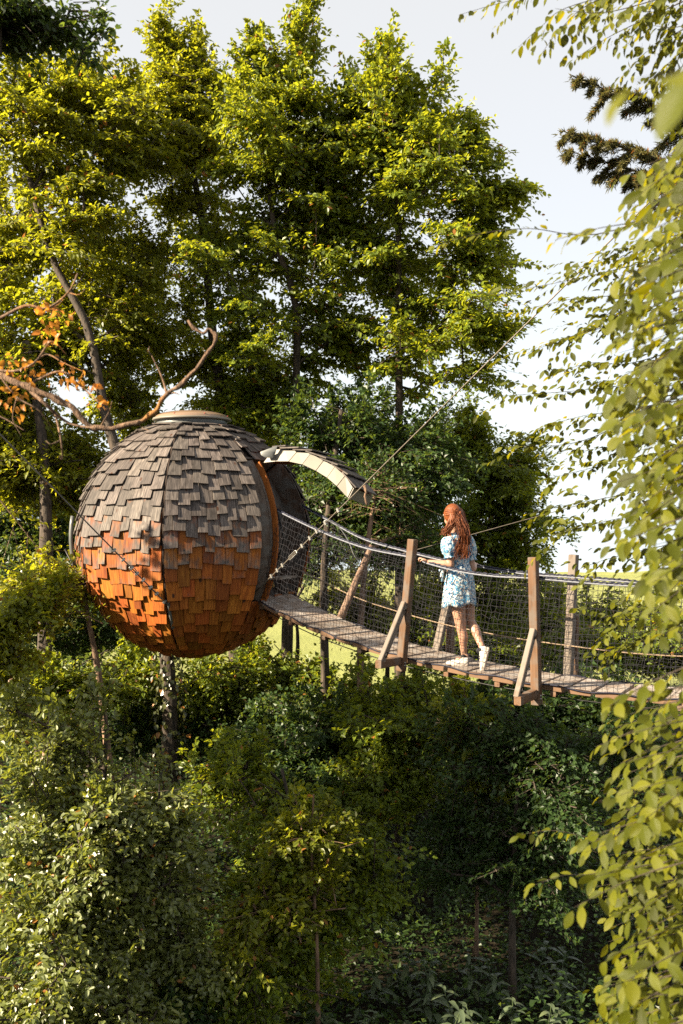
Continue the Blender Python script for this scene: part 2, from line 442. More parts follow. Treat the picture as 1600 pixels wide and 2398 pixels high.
SHADE = []
def make_tree(name, label, cat, trunk, rad, blobs, clumps, per, k, leafL, mat, seed, bark=None, group=None,
              sprayL=0.52, up=0.25, droop=0.3, inner=0.35, clr=0.32, wr=0.62, rmax=None, outk=0.75, plate=.95, simple=False, airy=0.0):
    rng = np.random.default_rng(seed)
    bark = bark or M_bark
    root = thing(name, trunk[0], label, cat, group)
    tm, tp = trunk_mesh('trunk', trunk, rad, bark, seed)
    put('trunk', tm, root)
    cen, outv = sample_blobs(blobs, clumps, rng, inner)
    tn = [np.array(p) for p in tp]
    if airy:                                     # little foliage right in front of the lower trunk, as inside a tall crown
        TN = np.array(tn); zi = np.argmin(np.abs(TN[None, :, 2] - cen[:, None, 2]), 1); rel = cen - TN[zi]
        drop = (np.abs(rel[:, 0]) < 1.0) & (rel[:, 1] < .2) & (cen[:, 2] < np.quantile(cen[:, 2], .62)) & (rng.random(len(cen)) < airy)
        cen, outv = cen[~drop], outv[~drop]; clumps = len(cen)
    A, par, r = skeleton(tn, cen, rng)
    r = np.minimum(r, (rmax or rad[0]*0.55))
    nt_ = len(tn); idx = np.arange(nt_, len(A))
    put('branches', frusta('branches', A[par[idx]], A[idx], np.minimum(r[par[idx]], r[idx]*1.6), r[idx], bark), root)['kind'] = 'stuff'
    m = clumps*per
    # every clump is a bough end: a flat, slightly drooping fan of sprays; near the top an upright shoot
    TN = np.array(tn); zi = np.argmin(np.abs(TN[None, :, 2] - (cen[:, None, 2] - .4)), 1)
    ax = cen - TN[zi]; ax[:, 2] = np.abs(ax[:, 2])*.25; ax = unit(ax)*.75 + outv*np.array([.5, .5, .25]) + rng.normal(0, .22, cen.shape); ax[:, 2] += up*.6 - .1
    top_ = (outv[:, 2] > .62) | (cen[:, 2] > np.quantile(cen[:, 2], .9))
    ax[top_] = outv[top_]*np.array([.35, .35, 0]) + rng.normal(0, .16, (top_.sum(), 3)) + np.array([0, 0, 1.0])
    ax = unit(ax); pn = np.array([0, 0, 1.0]) + rng.normal(0, .28, cen.shape); sd = unit(np.cross(ax, pn)); pn = np.cross(sd, ax)
    sz = plate*np.clip(rng.lognormal(0, .3, clumps), .5, 1.9)
    R_ = lambda q: np.repeat(q, per, 0)
    t = np.tile((np.arange(per)+.5)/per, clumps) + rng.uniform(-.5, .5, m)/per
    sg = np.tile(np.where(np.arange(per) % 2 == 0, 1., -1.), clumps)
    tip = t > .9; isT = R_(top_)
    A2, S2, N2, Z2 = R_(ax), R_(sd), R_(pn), R_(sz)
    lat = np.where(tip, .15, .85*(1-.25*t)*np.where(isT, .6, 1))
    th = rng.uniform(0, 6.283, m)
    dv = np.where(isT[:, None], S2*np.cos(th)[:, None] + N2*np.sin(th)[:, None], S2*sg[:, None] + N2*rng.normal(0, .16, m)[:, None])
    d = A2*.62 + dv*lat[:, None] + rng.normal(0, .13, (m, 3))
    org = R_(cen) + A2*((t-.75)*Z2)[:, None] + rng.normal(0, .03, (m, 3)) - np.array([0, 0, .16])*((np.clip(t, 0, 1)**2)*Z2)[:, None]*np.where(isT, 0, 1)[:, None]
    Ls = sprayL*(1.1-.6*t)*np.clip(rng.lognormal(0, .3, m), .5, 1.9)*np.sqrt(Z2/plate)
    tA, tB = cen - ax*(.75*sz)[:, None], cen + ax*(.25*sz)[:, None] - np.array([0, 0, .1])*sz[:, None]*np.where(top_, 0, 1)[:, None]
    put('bough_tips', frusta('bough_tips', tA, tB, np.full(clumps, .009), np.full(clumps, .003), bark, 4), root)['kind'] = 'stuff'
    pos, ld, ln, L, W = sprays(org, d, Ls, k, leafL, rng, droop=droop, wr=wr)
    # twigs carrying the leaves share the crown mesh with their leaves' material left out: keep them thin in the branches part
    e = org + unit(d)*Ls[:, None]*0.9 - np.array([0, 0, 1])*(droop*Ls*0.8)[:, None]
    put('twigs', frusta('twigs', org, e, np.full(m, .004), np.full(m, .0015), bark, 3), root)['kind'] = 'stuff'
    rnd = np.clip(rng.random(len(pos))*0.75 + np.repeat(rng.random(m), k)*0.25, 0, 1)
    cr = put('crown', leaves_mesh('crown', pos, ld, ln, L, W, mat, rnd, rng, simple), root); cr['kind'] = 'stuff'
    return root

def B(px, py, d, rx, ry, rd):     # crown lobe: centre pixel, distance, half sizes in pixels, half depth in metres
    k = 16 if d > 14 else 16                  # the sprays stand out past the lobe by about this much
    return (np.array(P(px, py, d)), np.array([max(10, rx-k)*d/F, max(.12, rd-.2), max(10, ry-k)*d/F]))

# ------------------------------------------------------------------ big trees
make_tree('broadleaf_tree', 'tall tree behind the round house, ivy on its trunk below the shingles', 'tree',
    [P(402, 2150, 15.1), P(398, 1800, 15.2), P(393, 1550, 15.3), P(335, 1250, 15.6), P(248, 975, 15.9), P(207, 770, 16.1), P(120, 600, 16.4), P(60, 380, 16.7)], (.14, .04),
    [B(130, 520, 16.8, 190, 190, 1.7), B(60, 270, 16.8, 170, 150, 1.4), B(250, 760, 17.3, 180, 150, 1.5), B(20, 820, 16.5, 130, 150, 1.4), B(260, 330, 17.3, 150, 170, 1.5), B(240, 190, 17.3, 90, 60, .8), B(30, 520, 18, 120, 200, 1.3), B(170, 240, 17.8, 110, 90, 1.0), B(10, 680, 17.6, 90, 110, 1.0), B(300, 960, 18, 110, 80, 1.0)],
    210, 20, 13, .112, M_leaf_warm, 11, airy=.3, group='tall trees around the round house')
make_tree('broadleaf_tree', 'tall tree with pointed top left of the two central trees', 'tree',
    [P(560, 1650, 18.5), P(540, 1100, 18.5), P(500, 800, 18.5), P(470, 500, 18.5), P(400, 150, 18.5)], (.16, .03),
    [B(400, 200, 18.5, 75, 130, 1.0), B(375, 75, 18.5, 40, 55, .5), B(440, 125, 18.5, 50, 60, .5), B(470, 170, 18.5, 45, 70, .5), B(430, 400, 18.5, 140, 170, 1.6), B(350, 620, 18.5, 150, 170, 1.6), B(480, 790, 18.8, 170, 160, 1.6), B(320, 880, 18.5, 130, 110, 1.3), B(500, 520, 18.8, 80, 170, 1.2), B(260, 620, 19, 120, 160, 1.3), B(310, 270, 18.6, 75, 115, 1.0), B(505, 270, 18.4, 65, 130, .9)],
    225, 20, 13, .112, M_leaf_warm, 12, airy=.7, simple=True, group='tall trees around the round house')
make_tree('broadleaf_tree', 'tall spreading tree in the middle, its dark trunk rising behind the door canopy', 'tree',
    [P(672, 1800, 18), P(672, 1500, 18), P(688, 1100, 18), P(696, 836, 17.6), P(690, 690, 17.5), P(656, 600, 17.4), P(630, 420, 17.3), P(640, 200, 17.3)], (.118, .03),
    [B(620, 310, 17.4, 150, 190, 1.7), B(590, 150, 17.4, 55, 90, .6), B(590, 70, 17.4, 25, 45, .3), B(720, 130, 17.4, 55, 110, .7), B(722, 30, 17.4, 24, 45, .3), B(780, 150, 17.4, 35, 50, .4), B(660, 170, 17.4, 60, 80, .7), B(690, 540, 17.4, 150, 160, 1.7), B(550, 620, 17.4, 130, 170, 1.5), B(640, 830, 18, 180, 140, 1.7), B(760, 330, 17.6, 80, 130, 1.1), B(790, 520, 17.8, 90, 130, 1.2), B(800, 740, 18, 110, 120, 1.3), B(600, 950, 18.5, 120, 80, 1.2), B(825, 260, 17.9, 65, 120, .9)],
    265, 20, 13, .112, M_leaf_crown, 13, airy=.7, group='tall trees around the round house')
make_tree('broadleaf_tree', 'tall tree right of centre, its crown edge against the open sky', 'tree',
    [P(935, 1950, 17.5), P(935, 1600, 17.5), P(936, 1200, 17.5), P(935, 870, 17.5), P(934, 612, 17.4), P(930, 420, 17.3), P(905, 200, 17.3)], (.115, .03),
    [B(900, 240, 17.4, 110, 120, 1.2), B(893, 140, 17.4, 45, 60, .5), B(915, 95, 17.4, 22, 40, .3), B(1030, 250, 17.4, 65, 80, .8), B(1045, 165, 17.4, 24, 45, .3), B(1000, 410, 17.4, 200, 140, 1.7), B(850, 520, 17.6, 110, 160, 1.2), B(860, 330, 17.4, 70, 90, .8), B(1100, 330, 17.4, 55, 70, .6), B(1115, 240, 17.4, 25, 40, .3), B(1190, 440, 17.4, 45, 60, .6), B(1000, 600, 17.6, 190, 120, 1.7), B(1130, 560, 17.4, 90, 90, 1.0), B(1090, 730, 17.4, 150, 70, 1.4), B(940, 820, 17.6, 170, 110, 1.5), B(1190, 800, 17, 75, 45, .7), B(1120, 860, 17.2, 70, 40, .6)],
    235, 20, 13, .112, M_leaf_crown, 14, airy=.7, group='tall trees around the round house')
make_tree('broadleaf_tree', 'dark leafy tree between the door canopy and the woman', 'tree',
    [P(762, 1900, 15.6), P(762, 1640, 15.6), P(758, 1350, 15.6), P(775, 1150, 16), P(800, 960, 16.2)], (.085, .035),
    [B(790, 980, 16.6, 130, 90, 1.3), B(840, 1110, 16.6, 150, 90, 1.4), B(900, 1220, 16.8, 110, 110, 1.2), B(980, 1080, 16.8, 120, 130, 1.3), B(740, 1180, 16.9, 60, 90, .8)],
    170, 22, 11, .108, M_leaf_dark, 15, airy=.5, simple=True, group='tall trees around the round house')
make_tree('broadleaf_tree', 'thick trunked tree in shade at the left edge behind the lit bough', 'tree',
    [P(100, 1900, 15.4), P(106, 1500, 15.5), P(108, 1200, 15.6), P(95, 1000, 15.8), P(60, 800, 16)], (.145, .06),
    [B(40, 1060, 16.4, 110, 110, 1.2), B(150, 1090, 17, 120, 110, 1.2), B(-40, 900, 16.2, 120, 150, 1.2),
     (np.array((-6.2, 12.4, -1.7)), np.array((.8, 1.3, 1.0))), (np.array((-6.8, 9.1, 1.25)), np.array((1.0, .8, 1.0)))],  # last two crown lobes are unseen, added left of frame to shade the valley
    275, 22, 11, .108, M_leaf_warm, 16, simple=True, group='tall trees around the round house')
make_tree('broadleaf_tree', 'round crowned tree behind the woman and the bridge posts', 'tree',
    [P(1140, 1800, 20), P(1140, 1500, 20), P(1150, 1250, 20), P(1150, 1080, 20)], (.12, .04),
    [B(1150, 1110, 20, 120, 110, 1.5), B(1070, 1030, 20, 80, 70, 1.0), B(1230, 1240, 20, 95, 140, 1.3), B(1080, 1290, 20, 130, 150, 1.4), B(1235, 1050, 20, 35, 60, .5), B(1190, 1420, 19.6, 120, 70, 1.2)],
    200, 22, 11, .108, M_leaf_crown, 17, simple=True, group='tall trees around the round house')
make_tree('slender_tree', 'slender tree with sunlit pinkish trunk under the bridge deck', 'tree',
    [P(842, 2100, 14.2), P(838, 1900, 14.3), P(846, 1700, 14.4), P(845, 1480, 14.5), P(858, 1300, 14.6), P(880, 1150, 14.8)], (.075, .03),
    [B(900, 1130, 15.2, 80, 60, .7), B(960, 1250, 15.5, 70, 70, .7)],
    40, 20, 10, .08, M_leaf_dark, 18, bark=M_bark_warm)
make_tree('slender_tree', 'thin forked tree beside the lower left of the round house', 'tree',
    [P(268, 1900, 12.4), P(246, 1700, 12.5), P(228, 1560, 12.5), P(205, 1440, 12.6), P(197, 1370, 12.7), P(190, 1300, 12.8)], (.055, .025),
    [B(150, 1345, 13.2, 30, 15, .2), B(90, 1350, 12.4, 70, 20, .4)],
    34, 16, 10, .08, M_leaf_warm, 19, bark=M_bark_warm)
make_tree('leafy_sapling', 'sunlit yellow green bough hanging at the left edge below the thin cable', 'tree',
    [P(-60, 1900, 11.5), P(-50, 1600, 11.5), P(0, 1450, 11.6), P(80, 1390, 11.7)], (.06, .02),
    [B(0, 1460, 11.2, 80, 50, .6), B(60, 1405, 11.2, 70, 34, .4), B(110, 1380, 11.2, 50, 26, .3), B(10, 1540, 11.2, 70, 50, .5)],
    36, 18, 12, .085, M_leaf_warm, 20, sprayL=.34, plate=.6)

make_tree('leafy_sapling', 'bright yellow green sapling lit below the deck between the two near posts', 'tree',
    [P(1115, 2250, 12.8), P(1118, 2000, 12.8), P(1112, 1800, 12.9), P(1120, 1650, 13)], (.028, .01),
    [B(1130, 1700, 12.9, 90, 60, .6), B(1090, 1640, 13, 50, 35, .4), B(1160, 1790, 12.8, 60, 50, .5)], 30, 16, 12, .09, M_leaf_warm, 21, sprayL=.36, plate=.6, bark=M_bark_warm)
make_tree('leafy_sapling', 'thin sapling with level lit sprays low in the middle of the undergrowth', 'tree',
    [P(745, 2400, 10.9), P(742, 2200, 10.9), P(730, 2000, 11), P(735, 1860, 11)], (.025, .01),
    [B(700, 1930, 11, 110, 40, .5), B(640, 2110, 10.8, 90, 60, .5), B(780, 2040, 10.9, 70, 50, .5), B(560, 2200, 10.6, 60, 50, .4)], 34, 16, 12, .085, M_leaf_warm, 22, sprayL=.36, plate=.7, bark=M_bark_warm)
# woods standing further back, and the low growth under the bridge
far = [
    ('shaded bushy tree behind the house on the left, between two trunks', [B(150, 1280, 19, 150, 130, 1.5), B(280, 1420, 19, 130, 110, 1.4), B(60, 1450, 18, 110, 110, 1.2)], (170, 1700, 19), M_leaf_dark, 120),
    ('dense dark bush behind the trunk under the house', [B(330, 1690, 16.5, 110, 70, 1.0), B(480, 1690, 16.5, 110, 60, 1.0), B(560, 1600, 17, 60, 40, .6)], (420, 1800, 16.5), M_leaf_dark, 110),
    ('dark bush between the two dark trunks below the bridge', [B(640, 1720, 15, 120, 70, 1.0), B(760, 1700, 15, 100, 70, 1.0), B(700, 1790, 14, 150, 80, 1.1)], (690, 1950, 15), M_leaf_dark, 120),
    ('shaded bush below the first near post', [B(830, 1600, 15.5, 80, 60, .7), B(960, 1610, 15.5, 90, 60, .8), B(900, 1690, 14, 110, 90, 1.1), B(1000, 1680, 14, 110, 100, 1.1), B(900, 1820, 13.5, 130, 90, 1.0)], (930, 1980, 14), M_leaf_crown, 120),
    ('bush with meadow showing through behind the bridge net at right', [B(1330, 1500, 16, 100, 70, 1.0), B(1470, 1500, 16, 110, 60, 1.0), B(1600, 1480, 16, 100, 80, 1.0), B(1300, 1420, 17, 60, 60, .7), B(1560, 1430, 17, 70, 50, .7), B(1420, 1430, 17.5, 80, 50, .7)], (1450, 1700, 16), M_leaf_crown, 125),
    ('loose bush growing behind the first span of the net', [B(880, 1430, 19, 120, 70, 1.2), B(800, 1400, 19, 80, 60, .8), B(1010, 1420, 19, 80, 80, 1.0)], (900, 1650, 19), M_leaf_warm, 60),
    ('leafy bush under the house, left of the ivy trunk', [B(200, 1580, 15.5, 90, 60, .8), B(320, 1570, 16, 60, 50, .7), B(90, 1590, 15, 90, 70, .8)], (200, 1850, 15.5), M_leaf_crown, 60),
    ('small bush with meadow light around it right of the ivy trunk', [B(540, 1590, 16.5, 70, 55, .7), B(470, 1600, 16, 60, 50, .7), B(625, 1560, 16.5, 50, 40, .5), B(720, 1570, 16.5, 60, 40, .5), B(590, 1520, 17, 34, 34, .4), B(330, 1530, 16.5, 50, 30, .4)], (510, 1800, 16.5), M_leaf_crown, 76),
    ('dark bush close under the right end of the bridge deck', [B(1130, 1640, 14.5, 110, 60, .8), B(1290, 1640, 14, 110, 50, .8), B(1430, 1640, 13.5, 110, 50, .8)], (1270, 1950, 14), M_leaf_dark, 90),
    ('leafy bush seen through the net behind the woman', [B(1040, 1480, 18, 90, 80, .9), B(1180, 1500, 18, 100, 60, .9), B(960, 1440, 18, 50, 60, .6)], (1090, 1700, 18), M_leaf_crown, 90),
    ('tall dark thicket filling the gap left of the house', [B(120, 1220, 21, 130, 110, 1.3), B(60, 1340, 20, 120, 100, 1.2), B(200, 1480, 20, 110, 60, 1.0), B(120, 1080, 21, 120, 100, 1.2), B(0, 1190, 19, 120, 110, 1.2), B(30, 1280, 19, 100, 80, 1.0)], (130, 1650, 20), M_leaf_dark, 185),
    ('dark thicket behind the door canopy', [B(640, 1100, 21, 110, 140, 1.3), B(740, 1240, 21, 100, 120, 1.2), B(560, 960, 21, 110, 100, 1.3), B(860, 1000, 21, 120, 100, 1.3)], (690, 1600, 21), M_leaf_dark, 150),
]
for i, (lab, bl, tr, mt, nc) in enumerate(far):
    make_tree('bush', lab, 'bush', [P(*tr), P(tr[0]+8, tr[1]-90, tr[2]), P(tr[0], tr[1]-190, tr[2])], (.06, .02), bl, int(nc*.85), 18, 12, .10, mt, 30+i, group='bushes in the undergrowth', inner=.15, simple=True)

make_tree('shrub', 'large sunlit shrub with small pale leaves filling the lower left', 'shrub',
    [P(230, 2560, 10.4), P(235, 2200, 10.4), P(240, 1900, 10.5), P(250, 1700, 10.6)], (.06, .02),
    [B(110, 1760, 10.3, 120, 90, .8), B(300, 1850, 10.3, 120, 90, .8), B(180, 1970, 10.3, 220, 140, 1.1), B(130, 2190, 9.9, 190, 150, 1.0), B(370, 2010, 10.7, 110, 160, .9), B(310, 2210, 10.3, 110, 120, .8), B(255, 1660, 10.5, 60, 40, .4), B(400, 1890, 10.6, 60, 70, .6), B(60, 2350, 9.6, 130, 90, .8), B(250, 2390, 9.8, 150, 70, .7), B(20, 1650, 10.6, 90, 60, .7), B(440, 2200, 10.6, 60, 100, .6)],
    185, 17, 13, .082, M_leaf_shrub, 41, sprayL=.36, up=.3, rmax=.03, plate=.72)
make_tree('shrub', 'shrub with layered lit sprays in the middle under the bridge', 'shrub',
    [P(700, 2400, 11.8), P(705, 2150, 11.8), P(690, 1950, 11.9), P(660, 1800, 12)], (.05, .02),
    [B(530, 1810, 12.2, 120, 60, .9), B(660, 1880, 12, 130, 50, .9), B(760, 1950, 11.7, 150, 60, .9), B(640, 2060, 11.4, 110, 80, .8), B(600, 2170, 11.1, 90, 80, .7), B(720, 2140, 11.4, 100, 70, .7), B(850, 2030, 11.8, 90, 90, .8), B(560, 2290, 10.9, 110, 80, .7), B(700, 2270, 11.4, 90, 60, .6)],
    95, 18, 13, .088, M_leaf_crown, 42, sprayL=.44, up=.05, rmax=.03, plate=1.0)
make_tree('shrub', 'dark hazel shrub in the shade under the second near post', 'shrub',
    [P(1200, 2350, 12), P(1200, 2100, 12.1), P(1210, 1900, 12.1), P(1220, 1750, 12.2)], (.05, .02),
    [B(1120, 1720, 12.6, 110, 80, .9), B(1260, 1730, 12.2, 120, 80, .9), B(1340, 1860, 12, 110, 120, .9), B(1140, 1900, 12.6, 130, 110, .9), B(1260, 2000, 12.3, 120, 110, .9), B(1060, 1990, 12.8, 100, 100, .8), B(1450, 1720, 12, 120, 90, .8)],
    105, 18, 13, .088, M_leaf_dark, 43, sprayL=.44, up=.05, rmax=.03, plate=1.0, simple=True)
make_tree('shrub', 'small dark shrub with broad leaves at the foot of the lower left shrub', 'shrub',
    [P(400, 2560, 10.6), P(400, 2420, 10.6), P(405, 2320, 10.6)], (.03, .015),
    [B(330, 2370, 10.4, 120, 60, .6), B(450, 2330, 10.8, 80, 70, .6)],
    40, 16, 11, .075, M_leaf_dark, 44, sprayL=.3, rmax=.02, plate=.5)

# ------------------------------------------------------------------ the round shingled house
SPH = P(450, 1255, 13.3); RC = 1.555
VIEW = math.atan2(-SPH.y, -SPH.x)                      # azimuth from the house towards the camera
def az(deg): return VIEW + R(deg)                      # + is to the right in the photo
RIDGES = [-12.7 + 45*k for k in range(-3, 5)]           # eight gores, the door is in the one at 32..77
def hull(e, k, t, off=0.0):
    """point on gore k at elevation e (rad), fraction t across, off metres proud"""
    r = RC*math.cos(e); z = RC*0.985*math.sin(e)
    a = az(RIDGES[k]); b = az(RIDGES[k]+45)
    A_ = Vector((math.cos(a), math.sin(a), 0)); B_ = Vector((math.cos(b), math.sin(b), 0))
    h = A_.lerp(B_, t); m = (A_+B_).normalized()
    n = Vector((m.x*math.cos(e), m.y*math.cos(e), math.sin(e)))
    return SPH + h*r + Vector((0, 0, z)) + n*off

def shingle_mat():
    m, nt, b = nodes('weathered_cedar_shingle')
    uv = N(nt, 'UVMap'); oi = N(nt, 'ObjectInfo'); geo = N(nt, 'NewGeometry')
    at = N(nt, 'Attribute', attribute_name='rnd')
    rnd = math_(nt, 'FRACT', math_(nt, 'ADD', oi.outputs['Random'], at.outputs['Fac']))
    su = N(nt, 'SeparateXYZ'); nt.links.new(uv.outputs[0], su.inputs[0])
    sz = N(nt, 'SeparateXYZ'); nt.links.new(geo.outputs['Position'], sz.inputs[0])
    cb = N(nt, 'CombineXYZ')
    nt.links.new(su.outputs[0], cb.inputs[0]); nt.links.new(math_(nt, 'MULTIPLY', su.outputs[1], 0.07), cb.inputs[1])
    nt.links.new(math_(nt, 'MULTIPLY', rnd, 31.0), cb.inputs[2])
    g = N(nt, 'TexNoise', i_Scale=75.0, i_Detail=5.0, i_Roughness=0.62); nt.links.new(cb.outputs[0], g.inputs['Vector'])
    cb2 = N(nt, 'CombineXYZ')
    nt.links.new(su.outputs[0], cb2.inputs[0]); nt.links.new(math_(nt, 'MULTIPLY', su.outputs[1], 0.55), cb2.inputs[1]); nt.links.new(math_(nt, 'MULTIPLY', rnd, 53.0), cb2.inputs[2])
    st = N(nt, 'TexNoise', i_Scale=14.0, i_Detail=4.0, i_Roughness=0.6); nt.links.new(cb2.outputs[0], st.inputs['Vector'])
    # fresh orange cedar
    org = ramp(nt, g.outputs['Fac'], [(0.28, (0.20, 0.042, 0.006)), (0.5, (0.41, 0.110, 0.013)), (0.75, (0.60, 0.205, 0.034))])
    # silvered cedar
    gry = ramp(nt, g.outputs['Fac'], [(0.25, (0.036, 0.031, 0.029)), (0.5, (0.14, 0.116, 0.104)), (0.75, (0.32, 0.265, 0.23))])
    gry = mixc(nt, ramp(nt, st.outputs['Fac'], [(0.52, (0, 0, 0)), (0.72, (0.75, 0.75, 0.75))]), gry, (0.055, 0.042, 0.036))
    # how weathered: exposed upper rows silver first, the sheltered strip under the row above stays orange
    h = math_(nt, 'SUBTRACT', sz.outputs[2], SPH.z - 0.12)
    k = math_(nt, 'ADD', math_(nt, 'MULTIPLY', h, 2.3), .50)
    k = math_(nt, 'ADD', k, math_(nt, 'MULTIPLY', math_(nt, 'SUBTRACT', st.outputs['Fac'], 0.5), 2.6))
    k = math_(nt, 'ADD', k, math_(nt, 'MULTIPLY', math_(nt, 'SUBTRACT', rnd, 0.5), 0.6))
    k = math_(nt, 'SUBTRACT', k, math_(nt, 'MULTIPLY', math_(nt, 'SUBTRACT', su.outputs[1], 0.10), 6.0), clamp=True)
    c = mixc(nt, k, org, gry)
    hs = N(nt, 'HueSaturation'); nt.links.new(c, hs.inputs['Color'])
    nt.links.new(math_(nt, 'ADD', math_(nt, 'MULTIPLY', rnd, 0.42), 0.40), hs.inputs['Value'])
    nt.links.new(math_(nt, 'ADD', math_(nt, 'MULTIPLY', math_(nt, 'FRACT', math_(nt, 'MULTIPLY', rnd, 7.7)), 0.020), 0.492), hs.inputs['Hue'])
    vo = N(nt, 'TexVoronoi', i_Scale=6.0); nt.links.new(cb2.outputs[0], vo.inputs['Vector'])
    kn = ramp(nt, vo.outputs['Distance'], [(0.07, (1, 1, 1)), (0.13, (0, 0, 0))])
    c = mixc(nt, kn, hs.outputs[0], (0.05, 0.02, 0.01))
    nt.links.new(c, b.inputs['Base Color']); b.inputs['Roughness'].default_value = 0.72; b.inputs['Specular IOR Level'].default_value = 0.25
    bump(nt, b, g.outputs['Fac'], 0.6, 0.004)
    return m
M_sh = shingle_mat()
M_hull = plain('dark_underboards', (0.03, 0.016, 0.010), 0.9)
M_zinc = plain('zinc_sheet', (0.18, 0.185, 0.18), 0.42, 0.35, 0.2, 3.0)
M_zincpale = plain('pale_painted_zinc', (0.23, 0.205, 0.165), 0.5, 0.0, 0.10, 2.5)
M_dome = plain('smoked_acrylic', (0.30, 0.20, 0.135), 0.22, 0.0, 0.06, 1.5, 0.6)
M_jamb = wood_mat('orange_larch', (0.24, 0.065, 0.010), (0.48, 0.15, 0.022), None)
M_soffit = wood_mat('larch_soffit', (0.24, 0.06, 0.012), (0.45, 0.13, 0.025), None)
M_door = wood_mat('dark_door_boards', (0.035, 0.02, 0.013), (0.12, 0.075, 0.05), (0.13, 0.12, 0.11), 0.4)
M_brace_dark = wood_mat('weathered_board', (0.06, 0.042, 0.032), (0.20, 0.15, 0.115), (0.2, 0.18, 0.16), 0.4)
M_dark = plain('dark_metal', (0.025, 0.024, 0.024), 0.5, 0.5)
M_steel = plain('galvanised_steel', (0.42, 0.41, 0.38), 0.4, 0.8, 0.15, 20.0)
M_cable = plain('steel_cable', (0.20, 0.17, 0.135), 0.5, 0.5, 0.3, 30.0)

house = thing('round_treehouse', P(430, 1528, 13.3), 'round house clad in wooden shingles, grey above and orange below, hung among the trees', 'treehouse')
E_TOP, E_BOT = R(71), R(-88)
def in_door(e): return R(-33) < e < R(40)
# underboards: one closed skin a little inside the shingles, open at the door
hb = MB(); NE = 36
for k in range(8):
    es = [E_TOP + (E_BOT-E_TOP)*i/NE for i in range(NE+1)]
    for i in range(NE):
        if k == 4 and in_door((es[i]+es[i+1])/2): continue
        b0 = len(hb.v)
        for e in (es[i], es[i+1]):
            for t in (0, .25, .5, .75, 1): hb.v.append(tuple(hull(e, k, t, -0.02)))
        for j in range(4): hb.f.append((b0+j, b0+j+1, b0+6+j, b0+5+j))
hb.put('hull', M_hull, house)

rs = random.Random(3)
ROW = 0.192/RC
cand = []
nrow = int((E_TOP - R(-87))/ROW) + 1
for k in range(8):
    for i in range(nrow):
        eb = E_TOP - (i+0.75)*ROW
        if eb < R(-86): continue
        chord = 2*RC*math.cos(eb + ROW*0.5)*math.sin(R(22.5))
        n = max(1, round(chord/0.148))
        ws = [rs.uniform(.72, 1.3) for _ in range(n)]; s = sum(ws); t0 = 0
        long_ = rs.random() < .5
        for j in range(n):
            t1 = t0 + ws[j]/s
            if rs.random() < .78: long_ = not long_
            cand.append((k, eb + (-0.020 if long_ else 0.020) + rs.uniform(-.012, .012), t0, t1, rs.uniform(.036, .06) + (.018 if eb < -.35 else 0)))
            t0 = t1
camv = Vector((0, 0, 0))
def shingle_geo(k, eb, t0, t1, lift):
    et = min(eb + ROW*1.55, E_TOP + 0.03); g = 0.006
    ca = 2*RC*max(.12, math.cos(eb))*math.sin(R(22.5)); dt = g/ca*.5
    t0, t1 = t0+dt, t1-dt
    th = 0.017; vv = []
    skew = rs.uniform(-.006, .006)
    for (t, s_) in ((t0, skew), (t1, -skew)):
        for (e, o) in ((eb+s_, lift), (et, 0.004)):
            vv.append((hull(e, k, t, o), hull(e, k, t, o+th)))
    # order: 0 left bottom in/out, 1 left top, 2 right bottom, 3 right top
    v = [vv[0][1], vv[2][1], vv[3][1], vv[1][1], vv[0][0], vv[2][0], vv[3][0], vv[1][0]]
    f = [(0, 1, 2, 3), (5, 4, 7, 6), (4, 5, 1, 0), (1, 5, 6, 2), (3, 2, 6, 7), (4, 0, 3, 7)]
    w = (v[1]-v[0]).length; L = (v[3]-v[0]).length
    uvp = [(0, 0), (w, 0), (w, L), (0, L), (0, 0.0), (w, 0.0), (w, L), (0, L)]
    return v, f, uvp
sh = []
for c in cand:
    k, eb, t0, t1, lf = c
    if k == 4 and in_door(eb + ROW*.4): continue
    v, f, u = shingle_geo(*c)
    n = (v[1]-v[0]).cross(v[3]-v[0]); ctr = (v[0]+v[2])*0.5
    if n.dot(ctr-SPH) < 0: f = [tuple(reversed(q)) for q in f]; n = -n
    vis = n.dot(camv-ctr)/(ctr.length**2)
    sh.append((vis/ctr.length, v, f, u))
sh.sort(key=lambda s_: -s_[0])
def sh_mesh(items, rnd=False):
    me = bpy.data.meshes.new('shingle'); V = []; Fc = []; U = []; Q = []
    for (_, v, f, u) in items:
        b = len(V); V += [tuple(p) for p in v]; Fc += [tuple(b+i for i in q) for q in f]
        for q in f: U += [u[i] for i in q]
        Q += [rs.random()]*8
    me.from_pydata(V, [], Fc); lay = me.uv_layers.new(name='UVMap'); lay.data.foreach_set('uv', np.array(U, np.float32).ravel())
    if rnd: a = me.attributes.new('rnd', 'FLOAT', 'POINT'); a.data.foreach_set('value', np.array(Q, np.float32))
    me.materials.append(M_sh); me.update(); return me
for s_ in sh[:296]: put('shingle', sh_mesh([s_]), house)
put('shingle_cladding', sh_mesh(sh[296:], True), house)['kind'] = 'stuff'

# ridges between the gores
for k in range(1, 6):
    mb = MB(); es = [R(70) - R(1.0)*i*4 for i in range(39)]
    pts = [hull(e, k, 0.0, 0.022) for e in es if e > R(-86)]
    if k == 5 or k == 4: pts = [p for p in pts if not (R(-33) < math.asin(max(-1, min(1, (p.z-SPH.z)/RC/1.02))) < R(40))]
    if len(pts) > 3: mb.tube(pts, 0.014, 5)
    mb.put('ridge_strip', M_hull, house)
# pale green metal strip low on the front ridge
mb = MB().tube([hull(R(-29)-R(3)*i, 3, 0.01, 0.052) for i in range(6)], 0.02, 4)
mb.put('corner_flashing', M_zinc, house)

